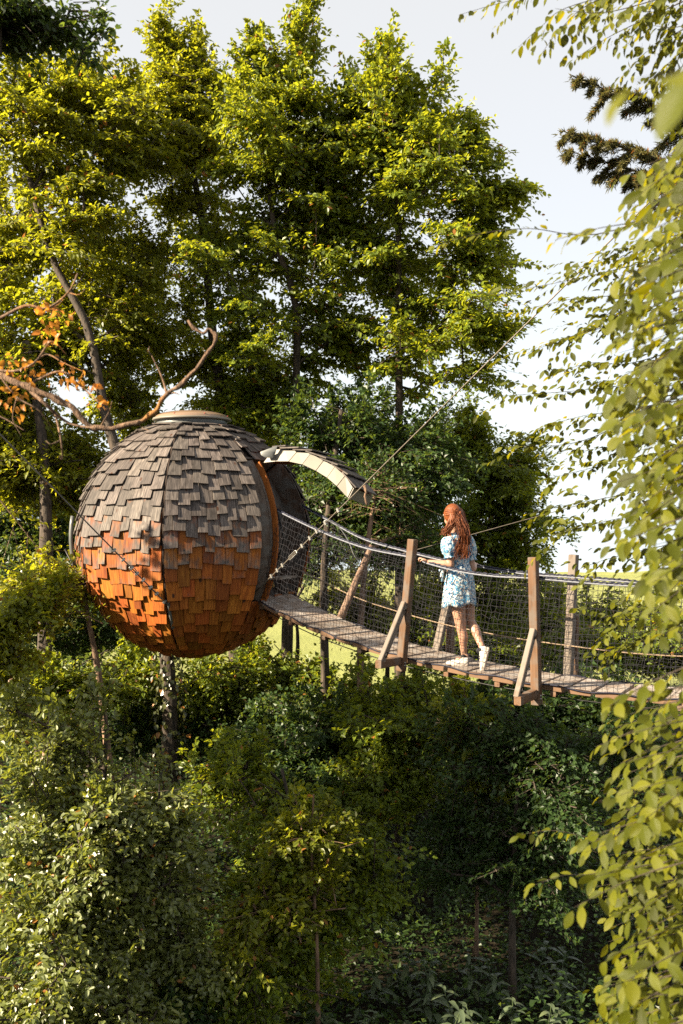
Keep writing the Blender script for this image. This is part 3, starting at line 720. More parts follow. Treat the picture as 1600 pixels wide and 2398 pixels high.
# skylight on top: flared collar, rim, dome
top = SPH + Vector((0, 0, RC*0.985*math.sin(E_TOP)))
def ring(r, z, n=40): return [top + Vector((r*math.cos(2*math.pi*i/n), r*math.sin(2*math.pi*i/n), z)) for i in range(n)]
col_ = MB().quad_grid([ring(.60, -.06), ring(.56, -.02), ring(.48, .03), ring(.455, .09), ring(.47, .10)], True).put('skylight_collar', M_zinc, house, True)
MB().quad_grid([ring(.455, .085), ring(.515, .085), ring(.525, .10), ring(.515, .118), ring(.46, .122)], True, True, True).put('skylight_rim', M_zincpale, house, True)
MB().quad_grid([ring(.495, .119)] + [ring(.49*math.cos(a), .122+.10*math.sin(a)) for a in (0, .12, .25, .4, .6, .8, 1.0, 1.2, 1.35, 1.5)], True, False, True).put('skylight_dome', M_dome, house, True)
for a in (-.5, .35, 1.5): MB().ell(top+Vector((.47*math.cos(VIEW+a), .47*math.sin(VIEW+a), .15)), (.011,)*3, None, 8, 6).put('rim_bolt', plain('red_bolt', (.35, .04, .03)), house)

# doorway: recessed boards, curved jambs standing proud, lintel, sill step
DA0, DA1 = 33.5, 76.0
def dpt(deg, e, rr): 
    a = az(deg); return SPH + Vector((math.cos(a)*rr*math.cos(e), math.sin(a)*rr*math.cos(e), rr*.985*math.sin(e)))
for j in range(7):                                       # back boards, one by one
    a0 = 30 + j*7.3; a1 = a0 + 7.0; rows = []
    for i in range(13):
        e = R(-36 + 6.6*i); rows.append([dpt(a0, e, RC*.84), dpt(a1, e, RC*.84), dpt(a1, e, RC*.80), dpt(a0, e, RC*.80)])
    MB().quad_grid(rows, True, True, True).put('door_board', M_door, house)
def jamb(name, deg, wdeg, r0, r1, mat, e0=-32, e1=40):
    rows = []
    for i in range(15):
        e = R(e0 + (e1-e0)*i/14)
        rows.append([dpt(deg, e, r0), dpt(deg+wdeg, e, r0), dpt(deg+wdeg, e, r1), dpt(deg, e, r1)])
    MB().quad_grid(rows, True, True, True).put(name, mat, house)
rows = []
for i in range(15):                                      # curved weathered board between the last shingles and the door
    e = R(-31 + 71*i/14); rows.append([dpt(32.6+q*1.9, e, RC*(.955 + .01*q)) for q in range(4)])
MB().quad_grid(rows, False).put('jamb_panel', M_brace_dark, house, True)
jamb('door_jamb', 38.6, 1.4, RC*.84, RC*.985, M_brace_dark)
jamb('door_jamb', 40.2, .9, RC*.86, RC*1.035, M_jamb, -30, 37)
jamb('door_jamb', 74.0, 1.6, RC*.82, RC*1.0, M_door)
for e in (-33.5, 41):                                    # sill and head of the recess
    MB().quad_grid([[dpt(33+i*4.4, R(e), RC*.80), dpt(33+i*4.4, R(e), RC*.985), dpt(33+i*4.4, R(e)+.02, RC*.985), dpt(33+i*4.4, R(e)+.02, RC*.80)] for i in range(11)], True, True, True).put('door_sill' if e < 0 else 'door_lintel', M_door, house)
a = az(56); da = Vector((math.cos(a), math.sin(a), 0)); dw = Vector((-da.y, da.x, 0))
MB().box(P(664, 1352, 12.45), da*.07, dw*.22, Vector((0, 0, .014))).put('step_board', wood_mat('grey_step', (.10, .065, .045), (.27, .20, .15), (.3, .27, .24)), house)
MB().tube([dpt(52, R(15), RC*.9), dpt(52.5, R(0), RC*.93), dpt(52, R(-18), RC*.9)], .012, 6).put('grab_rail', M_dark, house)
# zinc hood over the porthole at the left limb
rows = []
for i in range(7):
    e = R(10 - 4.0*i); w_ = .03 + .02*math.sin(math.pi*i/6)
    p = dpt(-80, e, RC*1.0); n = (p-SPH).normalized(); t = Vector((-n.y, n.x, 0)).normalized()
    rows.append([p - t*w_ - n*.01, p - t*w_*.5 + n*.035, p + t*w_*.5 + n*.035, p + t*w_ - n*.01])
MB().quad_grid(rows, True, True, True).put('porthole_hood', M_zinc, house, True)

# door canopy: curved box beam, cream sheet panels on the side, shingles on its back
canopy_top = [(643, 1049), (668, 1053), (698, 1057), (728, 1063), (759, 1079), (785, 1094), (809, 1115), (827, 1142)]
canopy_bot = [(618, 1084), (646, 1081), (677, 1081), (709, 1088), (741, 1103), (767, 1119), (790, 1139), (815, 1166)]
WV = Vector((.24, .44, 0))
def cd(i): return 12.45 - 0.55*i/7
ct = [P(x, y, cd(i)) for i, (x, y) in enumerate(canopy_top)]; cb_ = [P(x, y, cd(i)) for i, (x, y) in enumerate(canopy_bot)]
def far_(p, i): return p + WV + Vector((0, 0, -.09*i/7))
canopy = put('door_canopy', None, house, Matrix.Translation(ct[0]))
box = MB()
rows = [[ct[i], far_(ct[i], i), far_(cb_[i], i), cb_[i]] for i in range(8)]
box.quad_grid([[p*1 for p in r] for r in rows], True, True, True).put('soffit', M_soffit, canopy)
nrm = (ct[3]-ct[2]).cross(cb_[2]-ct[2]).normalized()
if nrm.y > 0: nrm = -nrm
for i in range(7):
    g = 0.02; a0, a1 = ct[i].lerp(ct[i+1], g), ct[i].lerp(ct[i+1], 1-g); b0, b1 = cb_[i].lerp(cb_[i+1], g), cb_[i].lerp(cb_[i+1], 1-g)
    v = [a0, a1, b1, b0]; o = nrm*(.012 if i % 2 else .009)
    MB().quad_grid([[p+nrm*.002 for p in v], [p+o for p in v]], True, True, True).put('side_panel', M_zincpale, canopy)
ax = (ct[7]-ct[6]).normalized()
v = [ct[7], far_(ct[7], 7), far_(cb_[7], 7), cb_[7]]
en = (v[1]-v[0]).cross(v[3]-v[0]).normalized(); en = en if en.dot(ax) > 0 else -en
MB().quad_grid([[p+en*.002 for p in v], [p+en*.014 for p in v]], True, True, True).put('end_panel', M_zincpale, canopy)
for i in range(7):
    for j in range(4):
        u0, u1 = (j+.03)/4, (j+.97)/4; jit = rs.uniform(-.03, .05)
        q0 = ct[i].lerp(ct[min(i+1, 7)], -.25); q1 = ct[i].lerp(ct[min(i+1, 7)], 1.2+jit)
        if i == 0: q0 = ct[0]
        d0 = far_(q0, i)-q0; d1 = far_(q1, i+1)-q1; ov = Vector((-.03, -.05, 0)) if j == 0 else Vector((0, 0, 0))
        nn = d1.cross(q1-q0).normalized(); nn = nn if nn.z > 0 else -nn
        aa = [q0+d0*u0+ov+nn*.006, q0+d0*u1+nn*.006, q1+d1*u1+nn*.045, q1+d1*u0+ov+nn*.045]
        me = MB().quad_grid([aa, [p+nn*.016 for p in aa]], True, True, True).mesh('shingle', M_sh)
        lay = me.uv_layers.new(name='UVMap')
        for li, l in enumerate(me.loops):
            p = me.vertices[l.vertex_index].co; lay.data[li].uv = ((p-aa[0]).dot(d1.normalized()), (aa[3]-p).dot((q1-q0).normalized()))
        put('shingle', me, canopy)
v0 = P(640, 1062, 12.38)                                  # folded sheet where canopy meets the hull
MB().quad_grid([[v0+Vector(p) for p in r] for r in [[(-.16, 0, .02), (-.05, -.03, .06), (.06, 0, .10)], [(-.15, -.02, -.02), (-.02, -.06, .01), (.05, -.04, .08)], [(-.10, -.01, -.05), (.0, -.05, -.06), (.03, -.03, .0)]]], False).put('flashing', M_zinc, canopy, True)
# gnarled stick hung from the canopy tip
MB().tube(catmull([P(853, 1136, 11.9), P(857, 1150, 11.88), P(855, 1163, 11.88), P(860, 1183, 11.9)], 4), [.014, .02, .016, .022, .014, .02, .015, .012, .018, .014, .017, .014, .008], 7).put('hanging_stick', M_bark_warm, None, True)
tag(bpy.data.objects['hanging_stick'], 'short gnarled stick hanging from the tip of the door canopy', 'stick')

# ------------------------------------------------------------------ suspension bridge
E_near = catmull([P(590, 1396, 12.58), P(740, 1470, 11.7), P(950, 1538, 10.72), P(1262, 1600, 9.78), P(1600, 1638, 9.09), P(2050, 1655, 8.2)], 14)
E_near = resample(E_near, 240)
W_DECK = 0.62
def perp(i):
    a_, b_ = E_near[max(i-3, 0)], E_near[min(i+3, len(E_near)-1)]
    d = (b_-a_); d.z = 0; d.normalize(); return Vector((-d.y, d.x, 0)) if d.x > 0 else Vector((d.y, -d.x, 0))
PERP = [perp(i) for i in range(len(E_near))]
E_far = [p + PERP[i]*W_DECK for i, p in enumerate(E_near)]
R_near = resample(catmull([P(637, 1190, 12.42), P(740, 1240, 11.66), P(850, 1282, 11.12), P(966, 1306, 10.66), P(1000, 1319, 10.5), P(1078, 1339, 10.25), P(1161, 1350, 10.0), P(1240, 1354, 9.76), P(1450, 1371, 9.30), P(1600, 1371, 9.02), P(2050, 1345, 8.15)], 8), 240)
R_far = resample(catmull([P(708, 1186, 12.95), P(775, 1222, 12.4), P(850, 1262, 11.9), P(945, 1290, 11.45), P(1060, 1318, 11.0), P(1116, 1327, 10.85), P(1235, 1345, 10.5), P(1338, 1352, 10.2), P(1450, 1361, 9.9), P(1600, 1368, 9.6), P(2150, 1345, 8.6)], 8), 240)

M_plank = wood_mat('grey_plank', (0.22, 0.16, 0.125), (0.55, 0.44, 0.36), (0.62, 0.55, 0.50), 0.35, 0.85, (0.17, 0.10, 0.06))
M_post = wood_mat('brown_post', (0.12, 0.06, 0.03), (0.29, 0.16, 0.088), (0.24, 0.18, 0.14), 0.34, 0.7)
M_brace = wood_mat('grey_brace', (0.13, 0.08, 0.05), (0.28, 0.205, 0.145), (0.30, 0.25, 0.21), 0.7, 0.75)
M_pole = bark_mat('rough_pole', (0.08, 0.045, 0.03), (0.26, 0.17, 0.12), 12.0)
M_navy = plain('navy_cord', (0.010, 0.012, 0.032), 0.6, 0, .3, 30, .3)
M_white = plain('white_rope', (0.20, 0.21, 0.25), 0.6, 0, .12, 40, .3)
M_tan = plain('tan_rope', (0.30, 0.22, 0.15), 0.8, 0, .2, 40, .2)

bridge = thing('suspension_bridge', E_near[120]+PERP[120]*.3, 'narrow plank suspension bridge with rope rails and netting sides leading to the round house', 'bridge')
def timber(name, p0, p1, w, h, mat, parent, up=Vector((0, 0, 1)), ch=.006):
    z = p1-p0; L = z.length; x, y, z = frame(z, up)
    prof = [(-w/2+ch, -h/2), (w/2-ch, -h/2), (w/2, -h/2+ch), (w/2, h/2-ch), (w/2-ch, h/2), (-w/2+ch, h/2), (-w/2, h/2-ch), (-w/2, -h/2+ch)]
    rows = []
    for zz, s in ((0, .94), (ch, 1), (L-ch, 1), (L, .94)): rows.append([Vector((a*s, b*s, zz)) for a, b in prof])
    return put(name, MB().quad_grid(rows, True, True, True).mesh(name, mat), parent, matcols(x, y, z, p0))
tot = length(E_near); npl = round(tot/0.27); rb = random.Random(5)
def at(poly, s):
    f_ = min(max(s, 0), 1)*(len(poly)-1); i = int(min(f_, len(poly)-2)); return poly[i].lerp(poly[i+1], f_-i)
for i in range(npl):
    s0, s1 = (i+.07)/npl, (i+.93)/npl
    a0, a1 = at(E_near, s0), at(E_near, s1); f0, f1 = at(E_far, s0), at(E_far, s1)
    ctr0 = (a0+a1)/2; ctr1 = (f0+f1)/2; wdt = (a1-a0).length; dr = (ctr1-ctr0).normalized()
    ctr0 = ctr0 - dr*rb.uniform(0, .02); ctr1 = ctr1 + dr*rb.uniform(0, .02)
    upv = dr.cross((a1-a0).normalized()); upv = upv if upv.z > 0 else -upv
    ctr0 = ctr0 - upv*(.027 + (_o := rb.uniform(0, .004))); ctr1 = ctr1 - upv*(.027 + _o)
    timber('plank', ctr0, ctr1, wdt, .055, M_plank, bridge, upv)
# cross bearers and the cables the planks hang on
for i in range(6, 240, 20):
    timber('deck_bearer', E_near[i]+Vector((0, 0, -.085)), E_far[i]+Vector((0, 0, -.085)), .06, .05, M_post, bridge)
for src, k in ((E_near, .05), (E_far, -.05)):
    MB().tube([p + PERP[i]*k + Vector((0, 0, -.115)) for i, p in enumerate(src)][::4], .006, 6).put('deck_cable', M_dark, bridge, True)
for src, sg in ((E_near, -1), (E_far, 1)):
    MB().tube([p + PERP[i]*sg*.022 + Vector((0, 0, -.005+.012*math.sin(i*.31))) for i, p in enumerate(src)][::2], .007, 5).put('edge_cord', M_navy, bridge, True)
for src in (R_near, R_far):
    MB().tube([p for p in src][::3], .0095, 8).put('rail_rope', M_white, bridge, True)
    q = resample(src, 700)                                # navy head cord of the net bound on top of the rail
    MB().tube([p + UP*(.017 + .004*math.sin(i*.9)) + Vector((.004*math.sin(i*1.7), .004*math.cos(i*1.3), 0)) for i, p in enumerate(q)], .0105, 6).put('rail_lashing', M_navy, bridge, True)
# knotted netting on both sides
def net(rope, edge, sg, seed, nv=138, nh=18):
    rr = np.random.default_rng(seed); top_ = resample(rope, nv); bot = resample(edge, nv); G = np.zeros((nv, nh, 3))
    for i in range(nv):
        b_ = bot[i] + PERP[min(239, i*239//(nv-1))]*sg*.02
        for j in range(nh):
            u = j/(nh-1); p = top_[i].lerp(b_, u)
            sag = PERP[min(239, i*239//(nv-1))]*sg*.05*math.sin(math.pi*u)
            G[i, j] = np.array(p+sag)
    G[:, 1:-1] += rr.normal(0, .007, G[:, 1:-1].shape)
    A_ = []; B_ = []
    A_ += list(G[:, :-1].reshape(-1, 3)); B_ += list(G[:, 1:].reshape(-1, 3))
    A_ += list(G[:-1].reshape(-1, 3)); B_ += list(G[1:].reshape(-1, 3))
    r_ = np.full(len(A_), .0020)
    o = put('safety_net', frusta('safety_net', A_, B_, r_, r_, M_net, 4), bridge); o['kind'] = 'stuff'
M_net = plain('dark_net_cord', (0.016, 0.015, 0.022), 0.7, 0, .4, 5.0, .3)
net(R_near, E_near, -1, 1); net(R_far, E_far, 1, 2)
kick = [e.lerp(r_, .30) + PERP[i]*.03 for i, (e, r_) in enumerate(zip(E_far, R_far))]
MB().tube(kick[::3], .007, 6).put('kick_rope', M_tan, bridge, True)

def bolt_hole(p, n, r, parent, stretch=1.0, along=None):
    x, y, z = frame(n, along or Vector((0, 0, 1)))
    rows = [[p + z*zz + x*math.cos(t_)*r*s_ + y*math.sin(t_)*r*s_*stretch for t_ in [2*math.pi*k/12 for k in range(12)]] for zz, s_ in ((.0015, 1.0), (-.02, .95))]
    MB().quad_grid(rows, True, False, True).put('bolt_recess', M_dark, parent)
def near_post(label, tp, bp, out_end, br_b, br_t, gname='leaning bridge posts'):
    base = bp
    root = put('bridge_post', None, bridge, Matrix.Translation(base))
    i = min(range(240), key=lambda q: (E_near[q]-bp).length); d = (E_near[min(i+4, 239)]-E_near[i-4]).normalized(); d.z = 0
    timber('upright', bp, tp, .086, .086, M_post, root, PERP[i])
    o0 = bp + (tp-bp).normalized()*.115 + PERP[i]*.045 - d*.0
    timber('outrigger', o0 - PERP[i]*.10, out_end, .075, .085, M_post, root)
    timber('brace', br_b, br_t, .072, .055, M_brace, root, PERP[i].cross(Vector((0, 0, 1))), )
    n = Vector((-.35, -.9, .15)).normalized()
    bd = (br_t-br_b).normalized(); side = (bd.cross(PERP[i])).normalized(); side = side if side.y < 0 else -side
    for u, st, rr_ in ((.12, 2.0, .016), (.88, 1.0, .014)): bolt_hole(br_b.lerp(br_t, u) + side*.0375, side, rr_, root, st, bd)
    for zz in (.06, .09): MB().ell(bp + (tp-bp).normalized()*zz - PERP[i]*.0 + d*.045, (.012,)*3, None, 8, 6).put('bolt', M_steel, root)
    return root
dO = Vector((-.60, -.80, 0))
p1t, p1b = P(967, 1263, 10.58), P(939, 1571, 10.60)
near_post('', p1t, p1b, P(886, 1556, 10.22), P(893, 1549, 10.25), P(948, 1412, 10.55))
p2t, p2b = P(1249, 1305, 9.68), P(1257, 1650, 9.70)
near_post('', p2t, p2b, P(1212, 1642, 9.34), P(1211, 1634, 9.37), P(1250, 1474, 9.60))
# far side posts
timber('far_post', P(1054, 1545, 11.32), P(1058, 1292, 11.3), .078, .078, M_post, bridge, Vector((.6, .8, 0)))
timber('far_brace', P(1022, 1526, 11.22), P(1056, 1376, 11.22), .085, .07, M_brace, bridge, Vector((.6, .8, 0)))
timber('far_post', P(1330, 1600, 10.4), P(1344, 1299, 10.38), .085, .085, M_brace, bridge, Vector((.6, .8, 0)))
timber('far_brace', P(1345, 1590, 10.55), P(1346, 1440, 10.46), .075, .06, M_post, bridge, Vector((.6, .8, 0)))
MB().tube(resample([P(798, 1446, 11.85), P(834, 1362, 11.85), P(872, 1277, 11.85)], 10), [.05, .046, .045, .043, .044, .042, .04, .04, .038, .034], 9).put('round_pole', M_pole, bridge, True)
# tag hung on the net by the door, and a lanyard
MB().box(P(637, 1366, 12.40), Vector((.022, 0, .01)), Vector((0, .003, 0)), Vector((-.012, 0, .05))).put('hanging_tag', plain('yellow_tag', (.52, .36, .12)), None)
tag(bpy.data.objects['hanging_tag'], 'small yellowish tag hanging below the door step', 'tag')
MB().tube(catmull([P(674, 1374, 12.6), P(675, 1388, 12.6), P(674, 1404, 12.6)], 3), .006, 5).put('door_lanyard', M_tan, None)
tag(bpy.data.objects['door_lanyard'], 'short pale cord hanging under the door above the first planks', 'cord')

# ------------------------------------------------------------------ stay cables
def cable(label, a_, b_, r_, clamps=(), mat=None, sag=0.0, buckle=None):
    root = thing('stay_cable', a_, label, 'cable', 'steel stay cables')
    n = 24; pts = [a_.lerp(b_, i/n) - Vector((0, 0, sag*4*(i/n)*(1-i/n))) for i in range(n+1)]
    MB().tube(pts, r_, 6).put('strand', mat or M_cable, root, True)
    d = (b_-a_).normalized(); x, y, z = frame(d)
    for u in clamps:
        c = a_.lerp(b_, u) - Vector((0, 0, sag*4*u*(1-u)))
        cl = MB().box(c, x*.012, y*.026, z*.012); cl.tube([c+x*.014+y*.02-z*.01, c+x*.022-y*.03+z*.01], .006, 5)
        cl.put('clamp', M_steel, root)
    if buckle:
        c0, c1 = a_.lerp(b_, buckle[0]), a_.lerp(b_, buckle[1])
        for s_ in (-1, 1): MB().tube([c0, c0.lerp(c1, .15)+y*.022*s_, c0.lerp(c1, .85)+y*.022*s_, c1], .007, 6).put('turnbuckle', M_steel, root, True)
    return root
s0, s1 = P(588, 1397, 12.35), P(1700, 296, 8.2)
def cl_u(px):                                  # fraction along the long stay that shows at that column
    lo, hi = 0., 1.
    for _ in range(40):
        mid = (lo+hi)/2; p = s0.lerp(s1, mid)
        if CX + p.x*F/p.y < px: lo = mid
        else: hi = mid
    return lo
cable('long steel stay crossing before the bridge from the house floor up to the right', s0, s1, .0075,
      [cl_u(x) for x in (636, 650, 662, 708, 726, 742, 762, 792)], buckle=(cl_u(676), cl_u(696)))
c0, c1 = hull(R(-31), 3, .02, .06), P(-60, 955, 10.6)
cable('steel stay with many clamps from the house front up to the left', c0, c1, .009, (.03, .075, .11, .15, .185, .215, .26, .31), buckle=(.19, .225), mat=plain('grey_cable', (.16, .145, .125), .6, .2))
cable('thin stay cable with clamps passing the lit bough at the left edge', P(213, 1384, 13.0), P(-60, 1312, 11.6), .007, (.12, .22, .30, .36, .43, .52, .62))
cable('short dark strap pulled over the left limb of the house', dpt(-66, R(-28), RC*1.035), dpt(-88, R(-6), RC*1.06), .013, (.1, .4, .7), mat=M_dark)
cable('thin cable behind the woman rising to the right', P(930, 1300, 12.4), P(1420, 1165, 12.0), .005, ())
MB().tube(catmull([P(760, 1219, 11.3), P(788, 1228, 11.3), P(815, 1265, 11.28), P(828, 1298, 11.25), P(838, 1312, 11.25)], 5), .006, 5).put('loose_cable_end', M_steel, None, True)
tag(bpy.data.objects['loose_cable_end'], 'slack cable end curling down from the clamps of the long stay', 'cable')

# ------------------------------------------------------------------ the woman on the bridge
def G(px, py, d=10.55): return P(px, py, d)
FW = Vector((-.66, .75, 0)).normalized(); RT = Vector((.75, .66, 0)).normalized(); BK = -FW
def skin_mat():
    m, nt, b = nodes('skin')
    t = N(nt, 'TexCoord'); no = N(nt, 'TexNoise', i_Scale=22.0, i_Detail=3.0); nt.links.new(t.outputs['Object'], no.inputs['Vector'])
    nt.links.new(ramp(nt, no.outputs['Fac'], [(0.3, (0.30, 0.160, 0.105)), (0.7, (0.38, 0.215, 0.145))]), b.inputs['Base Color'])
    b.inputs['Roughness'].default_value = 0.5; b.inputs['Subsurface Weight'].default_value = 0.15
    b.inputs['Subsurface Radius'].default_value = (.01, .004, .002); b.inputs['Subsurface Scale'].default_value = 1.0
    return m
def dress_mat():
    m, nt, b = nodes('floral_cotton')
    t = N(nt, 'TexCoord'); no = N(nt, 'TexNoise', i_Scale=60.0, i_Detail=2.0); nt.links.new(t.outputs['Object'], no.inputs['Vector'])
    mv = N(nt, 'VectorMath', operation='MULTIPLY_ADD'); nt.links.new(no.outputs['Color'], mv.inputs[0]); mv.inputs[1].default_value = (.02, .02, .02); nt.links.new(t.outputs['Object'], mv.inputs[2])
    v = N(nt, 'TexVoronoi', i_Scale=80.0); nt.links.new(mv.outputs[0], v.inputs['Vector'])
    sp = N(nt, 'SeparateColor'); nt.links.new(v.outputs['Color'], sp.inputs[0])
    c = ramp(nt, sp.outputs[0], [(0.0, (.02, .09, .22)), (0.16, (.05, .22, .42)), (0.36, (.16, .40, .58)), (0.56, (.70, .76, .78)), (0.9, (.74, .58, .46))])
    nt.nodes[-1].color_ramp.interpolation = 'CONSTANT'
    v2 = N(nt, 'TexVoronoi', i_Scale=120.0); nt.links.new(mv.outputs[0], v2.inputs['Vector'])
    k = ramp(nt, v2.outputs['Distance'], [(0.15, (.5, .5, .5)), (0.3, (0, 0, 0))])
    c = mixc(nt, k, c, (.74, .75, .72))
    c = mixc(nt, 1.0, c, (.68, .68, .68), 'MULTIPLY')
    nt.links.new(c, b.inputs['Base Color']); b.inputs['Roughness'].default_value = 0.85; b.inputs['Specular IOR Level'].default_value = 0.15
    n3 = N(nt, 'TexNoise', i_Scale=28.0, i_Detail=3.0); nt.links.new(t.outputs['Object'], n3.inputs['Vector']); bump(nt, b, n3.outputs['Fac'], 0.5, 0.012)
    return m
def hair_mat():
    m, nt, b = nodes('auburn_hair')
    t = N(nt, 'TexCoord'); oi = N(nt, 'ObjectInfo'); mp = N(nt, 'Mapping'); mp.inputs['Scale'].default_value = (1, 1, .12)
    nt.links.new(t.outputs['Object'], mp.inputs[0])
    n1 = N(nt, 'TexNoise', i_Scale=170.0, i_Detail=4.0); nt.links.new(mp.outputs[0], n1.inputs['Vector'])
    nt.links.new(ramp(nt, n1.outputs['Fac'], [(0.3, (0.035, 0.008, 0.003)), (0.5, (0.14, 0.035, 0.008)), (0.72, (0.29, 0.095, 0.026))]), b.inputs['Base Color'])
    b.inputs['Roughness'].default_value = 0.5; b.inputs['Specular IOR Level'].default_value = 0.3
    bump(nt, b, n1.outputs['Fac'], 0.7, 0.006)
    return m
M_skin, M_dress, M_hair = skin_mat(), dress_mat(), hair_mat()
M_shoe = plain('white_leather', (0.62, 0.58, 0.54), 0.5, 0, .06, 30)
M_sole = plain('cream_rubber', (0.50, 0.42, 0.36), 0.7, 0, .08, 40)
M_sock = plain('black_sock', (0.015, 0.015, 0.018), 0.8)

foot_z = at(E_near, .43).z
woman = thing('person', G(1080, 1552), 'woman with long red hair in short blue floral dress and white sneakers on the bridge', 'person')
bm_ = MB()
def cap(pts, rad, sides=14):
    bm_.tube(catmull(pts, 4), np.interp(np.linspace(0, 1, (len(pts)-1)*4+1), np.linspace(0, 1, len(pts)), rad), sides)
    bm_.ell(pts[0], (rad[0],)*3, None, 12, 8); bm_.ell(pts[-1], (rad[-1],)*3, None, 12, 8)
Mb = matcols(RT, FW, UP, Vector((0, 0, 0))).to_3x3()
pel, wai, che, nek, hed = G(1077, 1366), G(1076, 1320), G(1072, 1277), G(1065, 1247), G(1059, 1207)
bm_.ell(pel, (.155, .115, .12), Mb); bm_.ell(wai, (.112, .085, .12), Mb); bm_.ell(che, (.145, .095, .13), Mb)
bm_.ell(pel+BK*.03+RT*.065-UP*.03, (.075, .07, .085), Mb); bm_.ell(pel+BK*.03-RT*.065-UP*.03, (.075, .07, .085), Mb)
cap([che+UP*.06, nek, hed-UP*.03], [.065, .047, .05])
bm_.ell(hed, (.074, .094, .108), Mb, 20, 14); bm_.ell(hed+FW*.03-UP*.055, (.056, .06, .055), Mb)
nose = hed+FW*.098-UP*.018; bm_.ell(nose, (.012, .016, .022), Mb, 10, 8); bm_.ell(hed+FW*.083-UP*.062, (.024, .012, .010), Mb, 10, 8)
for s_ in (-1, 1): bm_.ell(hed+RT*.074*s_-UP*.012, (.008, .018, .028), Mb, 10, 8)
shL, shR = che-RT*.145+UP*.045, che+RT*.145+UP*.045
elL, wrL = G(1056, 1322, 10.44), G(1004, 1316, 10.50)
elR, wrR = G(1107, 1333, 10.60), G(1112, 1322, 10.80)
cap([che+UP*.05, shL, shL.lerp(elL, .5), elL], [.06, .052, .043, .037]); cap([elL, elL.lerp(wrL, .3), wrL], [.037, .039, .024])
cap([che+UP*.05, shR, shR.lerp(elR, .5), elR], [.06, .052, .043, .037]); cap([elR, elR.lerp(wrR, .3), wrR], [.037, .038, .024])
def hand(wr, fd, sd, dn, curl=1.0):           # forward, towards thumb side, palm down direction
    bm_.ell(wr+fd*.045, (.014, .036, .014) if False else (.036, .045, .016), matcols(sd, fd, sd.cross(fd), Vector((0, 0, 0))).to_3x3(), 14, 8)
    for q, (o, L) in enumerate(((.030, .066), (.011, .076), (-.009, .070), (-.028, .055))):
        b0 = wr+fd*.075+sd*o; p1 = b0+fd*L*.45+dn*L*.12*curl; p2 = p1+fd*L*.22*(1.1-curl*.5)+dn*L*.35*curl; p3 = p2-fd*L*.10*curl+dn*L*.28*curl
        bm_.tube([wr+fd*.05+sd*o*.8, b0, p1, p2, p3], [.010, .0098, .0092, .0088, .0072], 8); bm_.ell(p3, (.0072,)*3, None, 8, 6)
    t0 = wr+fd*.02+sd*.03; t1 = t0+fd*.03+sd*.026+dn*.014; t2 = t1+fd*.026+sd*.002+dn*.022
    bm_.tube([wr+fd*.01+sd*.01, t0, t1, t2], [.013, .0125, .0105, .008], 8); bm_.ell(t2, (.008,)*3, None, 8, 6)
fdL = (R_near[0] - R_near[0]); 
fdL = (G(986, 1308, 10.55) - wrL).normalized(); hand(wrL, fdL, (fdL.cross(UP)*-1 + UP*.35).normalized(), (-UP + BK*.15).normalized(), .8)
fdR = (G(1116, 1318, 10.92) - wrR).normalized(); hand(wrR, fdR, (-RT + UP*.2).normalized(), -UP, 1.0)
hpL, knL, anL = G(1069, 1384, 10.51), G(1080, 1472, 10.52), G(1087, 1533, 10.56)
hpR, knR, anR = G(1092, 1384, 10.64), G(1101, 1457, 10.60), G(1132, 1521, 10.40)
def leg(h, k, a, back):
    cap([h, h.lerp(k, .35), h.lerp(k, .75), k], [.092, .082, .062, .052]); cap([k, k.lerp(a, .3)+back*.018, k.lerp(a, .65)+back*.006, a], [.050, .053, .039, .031])
leg(hpL, knL, anL, BK); leg(hpR, knR, anR, (BK*.5+UP*.3).normalized())
heelL, toeL = G(1096, 1551, 10.50), G(1049, 1552, 10.57)
heelR, toeR = G(1143, 1523, 10.33), G(1131, 1565, 10.30)
cap([anL, anL.lerp(heelL, .5), heelL.lerp(toeL, .5)+UP*.03], [.030, .032, .026]); cap([anR, anR.lerp(heelR, .4), heelR.lerp(toeR, .5)], [.030, .032, .026])
tmp = bm_.put('body_source', M_skin, None)
md = tmp.modifiers.new('r', 'REMESH'); md.mode = 'VOXEL'; md.voxel_size = .0062
sm = tmp.modifiers.new('s', 'SMOOTH'); sm.factor = .5; sm.iterations = 4
bpy.context.view_layer.update()
me = bpy.data.meshes.new_from_object(tmp.evaluated_get(bpy.context.evaluated_depsgraph_get()))
bpy.data.objects.remove(tmp); me.name = 'body'
me.materials.clear(); me.materials.append(M_skin); me.polygons.foreach_set('use_smooth', [True]*len(me.polygons))
put('body', me, woman)
for s_ in (-1, 1):
    MB().ell(hed+FW*.088+RT*.032*s_+UP*.004, (.011, .007, .007), Mb, 10, 8).put('eye', M_shoe, woman, True)
    MB().ell(hed+FW*.093+RT*.032*s_+UP*.004, (.005, .004, .005), Mb, 8, 6).put('iris', M_sock, woman, True)
    MB().tube([hed+FW*.092+RT*.018*s_+UP*.022, hed+FW*.090+RT*.034*s_+UP*.027, hed+FW*.078+RT*.050*s_+UP*.021], [.003, .0035, .002], 5).put('eyebrow', M_hair, woman, True)
MB().ell(hed+FW*.094-UP*.062, (.02, .006, .007), Mb, 10, 6).put('lips', plain('lip', (.45, .14, .11)), woman, True)

